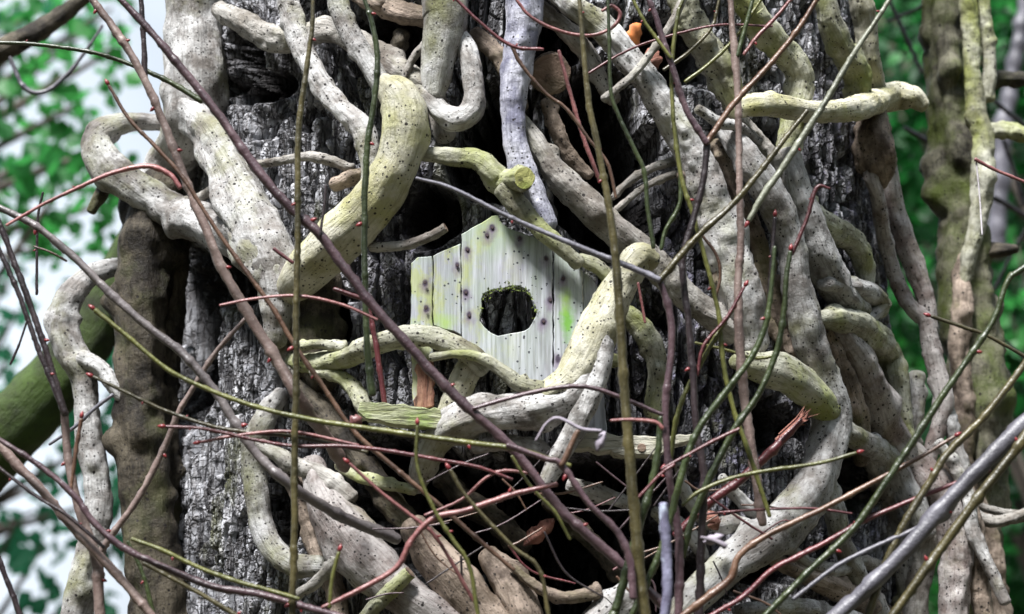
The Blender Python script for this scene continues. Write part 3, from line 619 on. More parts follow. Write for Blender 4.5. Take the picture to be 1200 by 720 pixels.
t('stout pinkish tan upright twig right of centre', 't_tan', '855,-15,4.5;858,30,5;862,68,6;865,120,5;866,170,5;867,225,5;868,280,5.5;865,332,6;866,385,7;869,432,7;874,482,7.2;882,532,7.4;889,580,7;894,614,6', 160, spacing=120)
t('green side shoot leaving the pinkish tan twig near the top', 't_green', '864,66,3.6;874,30,3.4;886,-15,3.2', 162)
t('long pale green twig slanting from the top right over the horizontal arm', 't_sage', '1052,-15,3;1026,25,3.8;998,67,4.2;970,115,4.6;944,155,4.8;915,200,5;896,226,5;878,258,3.8', 236, 'e', spacing=130)
t('slim yellow-green twig trailing down right of the dark twig to the lower tangle', 't_lime', '806,-15,2.8;794,20,3;787,100,3;797,200,3.4;816,265,3.4;841,362,3.6;847,420,3.6;858,474,3.6;880,538,3.6;902,605,3', 196)
t('short green twig curling beside the black hollow', 't_green', '775,292,3;780,270,3;797,236,3.2;795,182,3;788,135,2.6', 186)
t('little budded shoot standing before the winding stem', 't_dark', '908,256,3;905,300,3.2;900,362,3.2', 200, 's')
t('green twig with bud on top crossing down before the winding stem', 't_green', '926,296,3.4;921,330,3.8;919,362,4;910,412,4.4;890,460,4.8;860,505,5;832,560,5;811,610,5;800,652,4.5', 216, 's', spacing=110)
t('dark green twig slanting from mid right down to the bottom centre', 't_green', '908,290,2.8;903,345,3.6;896,385,4;880,420,4.6;850,460,5;815,510,5;795,570,5;776,640,5.2;735,735,5.2', 246, spacing=110)
t('second dark green twig parallel in the lower centre, left of the others', 't_green', '774,490,4;768,550,5;748,620,6;722,712,6.4;712,735,6.4', 252, spacing=110)
t('purple shoot with pale tip rising before the horizontal bend', 't_red', '972,221,2;957,220,3;945,258,3;928,298,3', 214)
t('pink twig entering from the top right of the hollow', 't_pink', '937,-12,2.4;905,25,3;886,45,3;872,64,2.6', 180)
t('pale pink tendril curling into an open ring at top centre', 't_pink', '594,-15,2.4;620,18,2.6;655,36,2.8;690,42,2.8;717,33,2.8;727,17,2.8;717,7,2.6;706,13,2.4', 180, buds=False)
t('red-brown twig from the top centre meeting the lichen-stained stem', 't_red', '520,-15,2.4;562,26,2.6;600,54,2.8;636,58,2.6', 190)
t('dark red twig bending down right from the lichen-stained stem', 't_brown', '600,54,3;611,76,3;640,110,2.8;664,128,2.8;690,163,2.6;712,192,2.6;722,232,2.4', 170)
t('salmon stick leaning in the black hollow', 't_pink', '655,60,2.6;668,108,3;680,150,3.2;691,182,3.4;703,212,3', 150, buds=False)
t('thin maroon twig running nearly level across the upper right', 't_red', '690,86,2;730,62,2;772,46,2;840,30,2;905,31,1.8', 150)
t('yellow-green shoot slanting left to right above the hollow', 't_lime', '736,-12,2.6;752,20,2.8;766,41,2.8;786,68,2.8', 216)
t('olive shoot rising right from the diagonal vine, the left of two', 't_olive', '778,82,2.8;805,63,2.8;834,32,2.6;846,-12,2.4', 140)
t('yellow shoot rising right beside the knobbly green stem, the right of two', 't_lime', '803,96,2.8;830,76,2.8;860,46,2.6;900,-12,2.4', 146)
t('yellow twig with fat red bud crossing the gap right of the fork', 't_lime', '858,364,3.2;838,396,3.4;818,432,3.6;800,468,3.6;790,505,3.6;784,560,3.4', 200, 's')
t('magenta twig crossing the yellow one right of the fork', 't_red', '872,337,2.2;852,372,2.6;825,405,2.6;817,440,2.4', 206, 's')
t('dark-to-green twig arching from the left edge along the bottom left', 't_purple', '-12,508,3.6;45,545,4;86,580,4.4;112,615,4.8;150,645,5;200,668,5;250,688,5;305,697,5;352,710,5;410,726,5', 236, spacing=90)
t('thick brown branch sloping steeply through the bottom left corner', 't_tan', '-12,508,7;20,545,7;52,578,6.5;82,615,6.4;120,655,6.4;160,700,6.4;186,732,6.4', 214, spacing=120)
t('thin dark twig between the two bottom left branches', 't_dark', '-12,540,2.6;40,580,2.6;80,605,2.6;122,642,2.6', 226)
t('yellow-green twig starting on the bark and running along the lower left', 't_lime', '155,632,3;190,645,3.2;232,665,3.2;272,680,3.2;308,690,3.2;350,702,3', 250, spacing=85)
t('olive twig just under the yellow-green one at the bottom left', 't_olive', '168,660,3.2;215,685,3.4;250,705,3.4;294,732,3.4', 240)
t('pale brown stick leaning diagonally across the lower left bark', 't_tan', '287,374,3;252,414,3.6;226,455,4;208,486,4.4;190,530,4.6;162,584,4.8;136,620,5;118,646,5', 130, spacing=110)
t('long yellow-green twig running from the mid left to the centre below the plank', 't_lime', '112,364,3.4;150,395,3.2;195,432,3.2;240,455,3.4;300,477,3.6;370,493,3.8;450,505,4;540,518,4;602,526,4;650,540,3.8;668,546,3.4', 256, 's', spacing=110)
t('olive twig with red tip parallel below the long yellow-green one', 't_olive', '110,442,2.4;150,461,2.6;195,482,2.8;250,500,2.8;300,508,2.8;352,513,2.8;430,530,2.6', 222, 's')
t('crimson twig running level from the bark into the centre tangle', 't_red', '195,500,2.4;240,503,2.4;300,516,2.6;345,523,2.8;400,523,3;450,528,3;520,540,2.8;562,548,2.6;600,562,2.4', 232, 's')
t('short pink twig lying beside the crimson one on the bark', 't_pink', '236,518,2.2;275,511,2.4;340,506,2.4;420,522,2.2', 226, 's')
t('dark twig dropping from the left edge to a joint at the lower left', 't_dark', '-12,232,4;12,295,4.4;38,365,4.6;58,425,4.8;76,486,5.4', 200, spacing=110)
t('tan stem below the left joint running to the bottom edge', 't_tan', '76,484,6;80,540,6;94,600,7;112,655,7.6;118,730,8', 198, spacing=120)
t('second dark twig from the left edge converging on the same joint', 't_dark', '-12,268,3.4;22,345,3.8;46,412,4;76,484,4.4', 218)
t('short red-brown spur beside the tan stem at lower left', 't_brown', '95,492,3;88,535,3;83,576,2.8', 220, 's')
t('thin dead twig hanging straight down at the far left', 't_dark', '50,226,1.8;44,262,2;43,345,2.2', 120)
t('thin broken twig slanting between S-shaped vine and left joint', 't_grey', '58,521,2.2;88,500,2.6;112,478,2.8;132,463,3', 90, buds=False)
t('dark twig at the very bottom left corner', 't_dark', '-12,630,4;12,690,4.2;26,728,4.4', 200)
t('tiny twig ending in a point below the left edge branch', 't_brown', '40,289,1.4;60,296,1.6;78,306,1.8', 186, buds=False)
t('pale dead sprig hanging at far left by the dark joint twigs', 't_dark', '12,427,2;22,405,1.8;33,372,1.6', 160, buds=False)
t('thick pink stem snaking up from the bottom through the lower centre', 't_pink', '378,712,2.8;420,692,3.8;464,666,4.2;482,634,4.4;508,608,4.6;548,598,4.4;600,580,4;652,568,3.4', 262, spacing=130)
t('green shoot topped by a red bud below the peg stub', 't_lime', '489,500,2.6;489,546,2.8;506,592,3;530,632,3;550,664,3.2;562,732,3.2', 272, 's')
t('olive shoot with the biggest red bud in the lower centre', 't_olive', '528,552,3;548,584,3;600,640,3;632,668,3;645,732,3', 286, 's')
t('thin salmon twig running down right of the lower left root', 't_pink', '410,544,2.4;450,580,2.6;494,614,2.8;514,634,2.8;556,706,2.6', 246, 's')
t('salmon arc of twig in the dark centre above the pink stem', 't_pink', '498,604,2;540,586,2.2;570,560,2.4;592,552,2.4;630,556,2.2', 230, buds=False)
t('small forked shoot with red bud before the massive root', 't_lime', '386,712,3;390,675,3;397,648,2.8', 262, 'e')
t('stout blue-grey branch slanting through the bottom right corner', 't_grey', '968,732,9.5;1010,695,10.5;1062,644,11.5;1108,592,12;1150,547,12;1182,514,12;1212,486,11.5', 250, spacing=140)
t('brown-green branch just under the stout blue-grey one', 't_olive', '1040,730,6.4;1076,680,6.6;1112,630,6.8;1150,578,6.8;1182,538,6.8;1212,498,6.8', 262, spacing=110)
t('long green twig climbing from the bottom to the right edge, the upper of two', 't_green', '896,722,4.4;950,668,4.8;1000,620,5;1035,570,5;1075,510,5;1102,468,5;1135,420,4.8;1165,374,4.6;1182,328,4.2;1212,305,4', 238, spacing=110)
t('long olive twig climbing to the right edge, the lower of two', 't_olive', '1014,730,5;1040,655,5.4;1062,610,5.4;1088,568,5.4;1112,530,5.4;1150,492,5.2;1182,452,5;1212,412,4.8', 242, spacing=110)
t('brown twig with kinked joint rising right from the bottom centre', 't_brown', '792,728,5;828,701,5.4;856,678,5.6;866,652,5;900,627,4.2;965,596,3.8;1033,560,3.6;1080,535,3;1118,512,2.4', 228, 'e', spacing=100)
t('plum-coloured straight twig crossing the lower right', 't_red', '815,732,3.4;870,700,3.6;905,668,3.8;960,640,3.8;1010,612,3.6;1060,590,3.4;1110,570,3.2;1160,552,2.6', 234, spacing=110)
t('grey twig parallel below the plum-coloured one', 't_grey', '930,702,3;980,664,3.2;1025,641,3.4;1068,622,3;1092,606,2.6', 244)
t('arching olive twig with red tip over the foot of the winding stem', 't_lime', '800,592,2.6;820,576,3;860,560,3;905,551,3;960,543,2.8;1003,531,2.4', 236, 'e')
t('red twig reaching in from the right edge with a drooping dead end', 't_pink', '1143,187,2.8;1168,200,2.6;1212,218,2.6', 90)
t('thin bleached thread hanging by the second tree', 't_white', '1144,190,1.4;1148,230,1.3;1151,275,1.2', 88, buds=False)
t('olive twig with magenta tip pointing left before the second tree', 't_olive', '1092,371,3;1130,384,2.8;1158,394,2.8;1212,424,2.8', 160, 's')
t('purple-white twig bent at a joint below the pale blurred sprig', 't_purple', '595,522,4;640,538,4.4;658,545,5;690,590,4.6;722,622,5;738,656,5.6;742,700,6', 276, spacing=110)
t('brown spur rising to the pale blurred sprig', 't_brown', '658,545,4;668,525,4;677,506,4.2', 280, buds=False)
t('purple arc of twig crossing over the thick arched vine and birdhouse foot', 't_purple', '555,479,3;600,466,3.2;650,455,3.4;690,454,3.6;730,467,3.4;776,486,3', 236, spacing=120)
t('thin salmon twig running level left of the birdhouse', 't_pink', '258,358,2;300,350,2.2;350,347,2.3;400,357,2.3;442,375,2.2', 236, spacing=150)
t('stubby crimson twig end below the yellow elbow', 't_red', '392,339,3.4;412,346,3.6;428,352,3.2', 140, buds=False)
t('small crimson thorn-like stub on the pale junction', 't_red', '321,292,2.8;332,300,2.8;343,308,2.8', 140, buds=False)
t('thin upright spur with pale purple tip on the diagonal branch', 't_dark', '375,276,2;380,242,1.9;382,217,1.8', 236, buds=False)
t('pale wilted sprig tip left of the tall olive twig', 't_ashen', '628,516,1.6;640,497,2.2;652,490,2.4;664,494,2.6;682,503,2.8;704,505,2.2', 330, buds=False)
t('salmon withered twig crossing the tall olive twig', 't_pink', '716,493,2;740,492,2.4;768,495,3;776,502,3.4', 320, buds=False)
t('upright lichen-speckled blue-grey stick at the bottom centre', 't_lichen', '777,592,6.8;781,640,7.4;782,690,7.4;778,730,7.4', 330, buds=False, cat='stick', name='stick')
t('reddish stick with shredded end leaning in the lower right gap', 't_red', '792,628,5.5;828,592,6.5;868,562,6.5;905,528,6.5;938,493,5.5', 110, buds=False, cat='stick', name='stick')
t('magenta twig in the lower centre crossing the green ones', 't_red', '775,550,2.2;812,530,2.4;840,515,2.6;866,503,2.6', 262)
t('dark magenta twig climbing left of the lichen-speckled stick', 't_red', '742,590,2.4;775,555,2.4;790,545,2.6', 266)
t('thin green twig lying level behind the pinkish tan twig', 't_lime', '815,402,2;850,410,2.2;885,420,2.4;912,416,2', 130)
t('small cinnamon twig curling in the gap right of the fork', 't_brown', '822,275,2.2;840,300,2.4;844,325,2.4;838,350,2.2', 130)
t('yellow-brown thin twig beside the lower diagonal branch', 't_lime', '600,535,2.4;622,570,2.6;650,600,2.6;668,632,2.2', 240)
t('slender brown shoot with bud at the top of the reddish stem', 't_pink', '748,332,1.8;752,355,2;756,378,2', 100, buds=False)
t('red dead twig sloping right in the lower right dark gap', 't_red', '832,583,1.8;870,610,1.8;905,632,1.6', 120)
t('level thin red twig low on the winding stem', 't_red', '812,604,1.8;880,598,1.8;950,596,1.8;998,602,1.6', 180)
t('green blurred twig crossing from mid left onto the bark', 't_green', '150,635,2.4;168,675,3;182,728,3.4', 180)
t('bleached twig tip with tan stem right of the lichen-speckled stick', 't_ashen', '822,630,2.4;838,634,3.2;850,640,4.4', 320, buds=False)

# thin dead twiglets lost in the dark tangle
rs = random.Random(5)
for i in range(30):
    x = rs.uniform(420, 900); y = rs.uniform(540, 712); a = rs.choice([rs.uniform(-.5, .6), rs.uniform(.5, 1.2), rs.uniform(-1, -.4)]); L = rs.uniform(35, 110)
    dx, dy = math.cos(a) * L, math.sin(a) * L; k = rs.uniform(-12, 12); r = rs.uniform(.9, 1.7)
    t('thin dark dead twiglet caught in the dark tangle along the bottom', rs.choice(['t_red', 't_brown', 't_purple', 't_brown', 't_dark']), f'{x:.0f},{y:.0f},{r:.1f};{x+dx*.5+k:.0f},{y+dy*.5-k:.0f},{r:.1f};{x+dx:.0f},{y+dy:.0f},{r*.7:.1f}', rs.uniform(60, 170), buds=False, name='twiglet', group='thin twiglets in the lower tangle')

# blurred bare branches between the trees on the right
for lab, s in [('blurred dark branch between the two trees near the top', '1035,-15,3;1060,40,3.5;1080,85,3'), ('blurred twig crossing to the second tree at the top', '1040,25,2.6;1075,10,2.6;1100,-12,2.4'),
               ('blurred branch angling up to the second tree below the arm', '1060,150,3;1085,165,4;1105,182,3'), ('blurred dark branch at the upper right edge', '1165,118,3.5;1185,135,3.5;1210,152,3'),
               ('blurred slanting branch right of the second tree', '1176,165,3.2;1188,200,3.2;1200,240,3'), ('blurred branch leaving to the right edge at mid height', '1165,232,4.5;1185,243,4;1212,260,4'),
               ('blurred thin branch near the dark stub', '1165,340,2.6;1185,300,2.4;1210,255,2.2'), ('blurred bare branch low at the right edge', '1172,395,2.6;1190,410,2.6;1212,430,2.6')]:
    twig(lab, 't_dark', s, -1500, buds=False, name='branch', cat='branch')
twig('pale blurred trunk far off at the right edge', 't_grey', '1205,-15,9;1192,60,10;1180,130,11;1172,200,12;1168,300,12', -3200, buds=False, name='sapling', cat='sapling')
# ------------------------------------------------------------------ birdhouse front
BH_Y = 2.352
NAILS = [(571, 276), (577, 267), (609, 279), (548, 293), (536, 311), (546, 343), (550, 370), (640, 303), (645, 352), (637, 377), (660, 326), (498, 331), (499, 361), (654, 421), (697, 462)]
def house_mat():
    k = NT('painted_weathered_board'); v = k.tc.outputs['Object']
    g = k.noise(1, k.mapv(v, (150, 150, 9)), 5, .6, .3); g2 = k.noise(1, k.mapv(v, (420, 420, 16)), 3, .6)
    col = k.mix(k.ramp(g, .38, .62), (.27, .275, .315), (.52, .53, .60))
    col = k.mix(k.math('MULTIPLY', k.ramp(g2, .52, .36), .6), col, (.20, .19, .20))
    sx = k.n('SeparateXYZ'); k.l(v, sx.inputs[0])
    # thin green algae: strongest on the upper boards
    am = k.math('MULTIPLY_ADD', sx.outputs[2], 3.0, .16)
    an = k.math('MULTIPLY', k.ramp(k.noise(14, k.mapv(v, (1.6, 1, .9), (4, 1, 6)), 4), .36, .62), am)
    col = k.mix(k.math('MINIMUM', k.math('MAXIMUM', an, 0), .7), col, (.32, .42, .26))
    yn = k.math('MULTIPLY', k.ramp(k.noise(26, k.mapv(v, (1, 1, .6), (1, 8, 3)), 7, .7), .48, .60), k.math('MULTIPLY_ADD', sx.outputs[0], -7, .25))
    col = k.mix(k.math('MINIMUM', k.math('MAXIMUM', yn, 0), .55), col, (.42, .46, .10))
    def blot(px, py, rx, rz, c, amt, soft=.9, wob=0):
        nonlocal col
        p = P(px, py, BH_Y) - BH_O
        m = k.n('Mapping'); m.inputs['Location'].default_value = (-p[0] / rx, 0, -p[2] / rz); m.inputs['Scale'].default_value = (1 / rx, 0, 1 / rz)
        k.l(v, m.inputs['Vector']); d = k.t.nodes.new('ShaderNodeVectorMath'); d.operation = 'LENGTH'; k.l(m.outputs[0], d.inputs[0])
        q = k.math('MULTIPLY_ADD', k.noise(90, v, 5), 1.5, k.math('SUBTRACT', d.outputs['Value'], .70))
        col = k.mix(k.math('MULTIPLY', k.ramp(q, 1.0, 1.0 - soft), amt), col, c)
    for x, y in NAILS: blot(x, y + 3, .009, .015, (.17, .12, .19), .85, .95)
    for x, y in NAILS: blot(x, y, .0042, .0055, (.04, .025, .05), .95, .5)
    blot(665, 375, .012, .030, (.13, .36, .02), .9, .8); blot(663, 352, .010, .020, (.40, .62, .12), .7, .9)
    blot(520, 378, .020, .018, (.36, .52, .12), .8, .9); blot(485, 385, .010, .02, (.36, .5, .2), .6)
    # fly specks
    vo = k.n('TexVoronoi', Scale=150); k.l(v, vo.inputs['Vector']); sep = k.n('SeparateColor'); k.l(vo.outputs['Color'], sep.inputs[0])
    dn = k.ramp(k.noise(16, k.mapv(v, (1, 1, 1), (2, 2, 9)), 2), .40, .62)
    s = k.math('MULTIPLY', k.math('LESS_THAN', vo.outputs['Distance'], .20), k.math('LESS_THAN', sep.outputs[0], k.math('MULTIPLY', dn, .85)))
    col = k.mix(k.math('MULTIPLY', s, .92), col, (.02, .02, .03))
    k.l(col, k.b.inputs['Base Color']); k.b.inputs['Roughness'].default_value = .6
    n = k.bump(g, .5, .0015); n = k.bump(g2, .5, .001, n); k.l(n, k.b.inputs['Normal']); return k.m
BH_O = P(592, 450, BH_Y)
M['board'] = house_mat()
def plank(name, outline, Y, thick, m, root, hole=None, jag=.0004, tilt=0, label=None):
    """outline in photo pixels measured on the plane at distance Y; thickness goes away from the camera"""
    rs = random.Random(int(outline[0][0])); bm = bmesh.new()
    def ring(pts, step=7):
        out = []
        for (x0, y0), (x1, y1) in zip(pts, pts[1:] + pts[:1]):
            n = max(1, int(math.hypot(x1 - x0, y1 - y0) / step))
            for i in range(n):
                q = P(x0 + (x1 - x0) * i / n, y0 + (y1 - y0) * i / n, Y) - BH_O
                out.append(bm.verts.new((q[0] + rs.gauss(0, jag), q[1], q[2] + rs.gauss(0, jag))))
        return out, [bm.edges.new((a, b)) for a, b in zip(out, out[1:] + out[:1])]
    _, E = ring(outline)
    if hole: E = E + ring(hole, 5)[1]
    bmesh.ops.triangle_fill(bm, edges=E, use_beauty=True, use_dissolve=False, normal=(0, -1, 0))
    for f in bm.faces:
        if f.normal.y > 0: f.normal_flip()
    e = bmesh.ops.extrude_face_region(bm, geom=bm.faces[:], use_keep_orig=True)
    vs = [q for q in e['geom'] if isinstance(q, bmesh.types.BMVert)]
    bmesh.ops.translate(bm, vec=(0, thick, 0), verts=vs)
    bmesh.ops.recalc_face_normals(bm, faces=bm.faces)
    ed = [q for q in bm.edges if len(q.link_faces) == 2 and q.calc_face_angle(0) > 1.2]
    bmesh.ops.bevel(bm, geom=ed, offset=.0009, segments=1, affect='EDGES', clamp_overlap=True)
    me = bpy.data.meshes.new(name); bm.to_mesh(me); bm.free()
    o = link(name, me, m, root)
    if label: o['label'] = label
    return o
root = empty('birdhouse', BH_O)
tag(root, 'white weathered birdhouse front of pointed boards with a round hole, algae-stained, half hidden by vines', 'birdhouse')
hole = []
for i in range(26):
    a = i / 26 * 2 * math.pi; rx, ry = 32, 29
    dx, dy = math.cos(a), math.sin(a); sq = 1 / (abs(dx) ** 2.9 + abs(dy) ** 2.9) ** (1 / 2.9)
    hole.append((595 + rx * dx * sq * (1 + .05 * math.sin(5 * a + 1)), 363 + ry * dy * sq * (1 + .05 * math.sin(4 * a)) + (3 if dy < 0 else 0)))
TH = .016
plank('board', [(541, 275), (577, 253), (584, 252), (588, 262), (604, 271), (632, 280), (647, 284), (648, 447), (600, 455), (574, 430), (560, 416), (541, 405)], BH_Y, TH, M['board'], root, hole=hole, label='widest middle board with pointed top and the round entrance hole')
plank('board', [(508, 300), (513, 297), (540, 285), (540, 392), (532, 388), (520, 386), (508, 382)], BH_Y + .002, TH, M['board'], root, label='yellow-green stained board with a rotted lower end')
plank('board', [(482, 309), (490, 302), (507, 300), (507, 470), (484, 470), (481, 380)], BH_Y + .004, TH, M['board'], root, label='narrow leftmost board, green tinged')
plank('board', [(649, 287), (657, 294), (676, 312), (683, 318), (683, 440), (649, 447)], BH_Y + .001, TH, M['board'], root, label='board with a bright green algae streak')
plank('board', [(684, 319), (694, 327), (703, 340), (703, 400), (684, 440)], BH_Y + .003, TH, M['board'], root, label='narrow rightmost board')
plank('board', [(685, 452), (707, 452), (711, 506), (687, 507)], BH_Y + .006, TH, M['board'], root, label='grey lower end of a board below the fork')
plank('side_board', [(486, 310), (498, 310), (498, 470), (486, 470)], BH_Y + .03, .05, M['ledge'], root)
plank('side_board', [(684, 330), (696, 340), (696, 500), (684, 500)], BH_Y + .03, .05, M['ledge'], root)
def chunk(name, pts, Y, thick, m, seed, amp=.004):
    o = plank(name, pts, Y, thick, m, root, jag=.0013); return o
chunk('rotten_wood', [(508, 384), (520, 388), (532, 390), (541, 394), (542, 408), (528, 404), (515, 400), (509, 396)], BH_Y + .007, .012, M['rot'], 3)
chunk('rotten_wood', [(487, 424), (507, 422), (509, 440), (507, 462), (509, 478), (498, 480), (486, 477), (488, 455)], BH_Y - .002, .012, M['rot'], 5)
# moss fringe of the hole
mb = bmesh.new(); rs = random.Random(3)
for i in range(210):
    a = rs.uniform(-math.pi * 1.0, .12 * math.pi); x = 595 + 32 * math.cos(a) * 1.02 + rs.gauss(0, 2); y = 364 + 28 * math.sin(a) + rs.gauss(0, 2.2)
    if abs(math.cos(a)) > .75 and rs.random() < .65: continue
    p = Vector(P(x, y, BH_Y - rs.uniform(-.004, .002)) - BH_O); l = rs.uniform(.002, .005); d = Vector((rs.gauss(0, 1), -.5, rs.gauss(0, 1))).normalized()
    s = d.cross(Vector((rs.gauss(0, 1), 1, rs.gauss(0, 1)))).normalized() * .0011
    mb.faces.new([mb.verts.new(q) for q in (p - s, p + s, p + d * l)])
me = bpy.data.meshes.new('moss_fringe'); mb.to_mesh(me); mb.free(); link('moss_fringe', me, M['moss'], root)
# nail heads
nb = bmesh.new(); bmesh.ops.create_cone(nb, cap_ends=True, segments=10, radius1=.0020, radius2=.0014, depth=.0016, matrix=Matrix.Rotation(math.radians(90), 4, 'X'))
nme = bpy.data.meshes.new('nail'); nb.to_mesh(nme); nb.free(); nme.materials.append(M['nail'])
for x, y in NAILS[:13]:
    n_ = link('nail', nme, None, root); n_.location = Vector(P(x, y, BH_Y - .0006) - BH_O)
# planks lying in the tangle
def lone_plank(name, label, cat, outline, Y, thick, m, mat_extra=None):
    r = plank(name, outline, Y, thick, m, None, jag=.0012); r.location = BH_O; tag(r, label, cat); return r
lone_plank('wood_plank', 'short green algae-covered plank lying level left of the peg stub', 'plank', [(424, 470), (450, 472), (480, 475), (517, 480), (518, 488), (514, 501), (470, 498), (430, 491), (418, 484)], 2.325, .035, M['ply'])
lg = lone_plank('wood_plank', 'weathered ledge plank with a round dark knot under the birdhouse', 'plank', [(672, 500), (700, 506), (740, 512), (780, 512), (812, 508), (810, 518), (790, 522), (770, 535), (730, 532), (690, 528), (672, 524)], 2.335, .045, M['ledge'])
kb = bmesh.new(); bmesh.ops.create_cone(kb, cap_ends=True, segments=16, radius1=.0052, radius2=.0046, depth=.0012, matrix=Matrix.Rotation(math.radians(90), 4, 'X'))
kme = bpy.data.meshes.new('knot'); kb.to_mesh(kme); kb.free(); kn = link('knot', kme, M['endbrown'], lg); kn.location = Vector(P(752, 525, 2.3345) - BH_O)

# ------------------------------------------------------------------ dead leaves and shreds
def leaf_mesh(name, w_, l_, seed, curl=.35, lobes=5):
    rs = random.Random(seed); bm = bmesh.new(); n = 7; g = []
    for i in range(n + 1):
        t_ = i / n; wd = w_ * math.sin(math.pi * min(1, t_ * .93 + .05)) ** .8 * (1 + .22 * math.sin(t_ * lobes * 6)); row = []
        for j in range(-2, 3):
            u = j / 2; row.append(bm.verts.new((u * wd, curl * l_ * (u * u * .5 + (t_ - .5) ** 2) + rs.gauss(0, .02) * l_, (t_ - .5) * l_)))
        g.append(row)
    for a, b in zip(g, g[1:]):
        for j in range(4): bm.faces.new((a[j], a[j + 1], b[j + 1], b[j]))
    for f in bm.faces: f.smooth = True
    e = bmesh.ops.extrude_face_region(bm, geom=bm.faces[:], use_keep_orig=True); bmesh.ops.translate(bm, vec=(0, .0006, 0), verts=[q for q in e['geom'] if isinstance(q, bmesh.types.BMVert)])
    bmesh.ops.recalc_face_normals(bm, faces=bm.faces)
    me = bpy.data.meshes.new(name); bm.to_mesh(me); bm.free(); return me
def dead_leaf(label, x, y, Y, w_, l_, rot, m, seed, curl=.35):
    o = tag(link('dead_leaf', leaf_mesh('dead_leaf', w_, l_, seed, curl), m), label, 'leaf'); o.location = P(x, y, Y); o.rotation_euler = rot
dead_leaf('bright orange dead leaf caught at the top of the black hollow', 748, 43, 2.36, .015, .034, (.3, .2, 1.0), M['deadleaf'], 1)
dead_leaf('rusty dead leaf lying under the bright orange one', 707, 90, 2.44, .013, .030, (-.2, .3, 1.7), M['shred'], 2)
dead_leaf('dull red dead leaf in the tangle just right of the bright orange one', 768, 68, 2.40, .012, .028, (.1, -.4, .4), M['shred'], 3)
dead_leaf('curled red-brown leaf scrap hanging in the dark lower centre', 630, 628, 2.36, .010, .046, (.4, .85, .2), M['shred'], 4, .8)
dead_leaf('pale withered leaf at the end of the pale wilted sprig', 706, 518, 2.07, .005, .022, (.2, .35, .3), M['t_ashen'], 5, .5)
dead_leaf('small pale withered bud leaf right of the lichen-speckled stick', 838, 632, 2.08, .005, .022, (.2, 1.2, .3), M['t_ashen'], 6, .6)
dead_leaf('brown crumpled leaf low right of the ledge plank', 842, 612, 2.33, .009, .024, (.3, -.5, .5), M['shred'], 8, .7)
dead_leaf('small tan leaf scrap at the left end of the green plank', 418, 494, 2.30, .008, .016, (.3, 1.0, .5), M['t_pink'], 9, .6)
# shredded end of the red stick
sb = bmesh.new(); rs = random.Random(9); base = P(936, 494, 2.29)
for i in range(14):
    p = Vector(base) + Vector((rs.gauss(0, .003), rs.gauss(0, .003), rs.gauss(0, .003))); d = Vector((.8, rs.gauss(0, .3), .6 + rs.gauss(0, .4))).normalized() * rs.uniform(.008, .024); s = Vector((rs.gauss(0, 1), rs.gauss(0, 1), rs.gauss(0, 1))).normalized() * .0013
    q = p - Vector((.02, 0, .018)); vv = [sb.verts.new(c) for c in (q - s, q + s, p + s * 1.2, p - s * 1.2)]; sb.faces.new(vv); tp = sb.verts.new(p + d); sb.faces.new((vv[3], vv[2], tp))
sme = bpy.data.meshes.new('torn_bark'); sb.to_mesh(sme); sb.free(); tag(link('torn_bark', sme, M['shred']), 'frayed torn bark at the tip of the reddish leaning stick', 'bark')
# ------------------------------------------------------------------ leafy trees behind
def leaf_mat(name, a, b, tr):
    k = NT(name); rnd = k.n('ObjectInfo').outputs['Random']; v = k.tc.outputs['Object']
    col = k.mix(k.ramp(k.noise(1.7, v, 3), .40, .62), a, b)
    k.l(col, k.b.inputs['Base Color']); k.b.inputs['Roughness'].default_value = .5
    t_ = k.n('BsdfTranslucent'); k.l(k.mix(.5, col, tr), t_.inputs['Color']); mx = k.n('MixShader'); mx.inputs[0].default_value = .5
    k.l(k.b.outputs[0], mx.inputs[1]); k.l(t_.outputs[0], mx.inputs[2]); k.l(mx.outputs[0], k.out.inputs[0]); return k.m
M['leafA'] = leaf_mat('fresh_green_leaves', (.02, .13, .035), (.06, .26, .06), (.08, .48, .10))
M['leafB'] = leaf_mat('deep_green_leaves', (.008, .055, .016), (.022, .12, .022), (.03, .22, .03))
M['leafB2'] = leaf_mat('varied_green_leaves', (.005, .035, .014), (.022, .13, .03), (.02, .20, .035))
M['leafC'] = leaf_mat('blue_green_leaves', (.02, .13, .07), (.04, .22, .11), (.06, .38, .18))
M['woodbg'] = simple('far_trunk_bark', (.08, .065, .055), .9, 8)
def crown_mesh(clumps, per, size, seed, org):
    g = np.random.default_rng(seed); V = []; 
    for (c, r) in clumps:
        n = max(4, int(per * (r / .6) ** 2)); d = g.normal(size=(n, 3)); d /= np.linalg.norm(d, axis=1)[:, None]
        p = np.array(c) + d * (g.random(n) ** .45 * r)[:, None] * np.array([1, 1, .8]); V.append(p)
    p = np.vstack(V); n = len(p); ax = g.normal(size=(n, 3)); ax[:, 2] -= .6; ax /= np.linalg.norm(ax, axis=1)[:, None]
    sd_ = np.cross(ax, g.normal(size=(n, 3))); sd_ /= np.linalg.norm(sd_, axis=1)[:, None]; nr = np.cross(ax, sd_)
    s = (size * g.uniform(.6, 1.25, n))[:, None]; q = np.zeros((n, 6, 3))
    q[:, 0] = p; q[:, 1] = p + ax * s * .35 + sd_ * s * .42 + nr * s * .06; q[:, 2] = p + ax * s * .75 + sd_ * s * .26 + nr * s * .05; q[:, 3] = p + ax * s * 1.05 - nr * s * .08
    q[:, 4] = p + ax * s * .75 - sd_ * s * .26 + nr * s * .05; q[:, 5] = p + ax * s * .35 - sd_ * s * .42 + nr * s * .06
    b = np.arange(n)[:, None] * 6; F = np.vstack([b + np.array([0, 1, 2, 3]), b + np.array([0, 3, 4, 5])])
    return mesh_np('crown', (q - org).reshape(-1, 3), F, smooth=False)
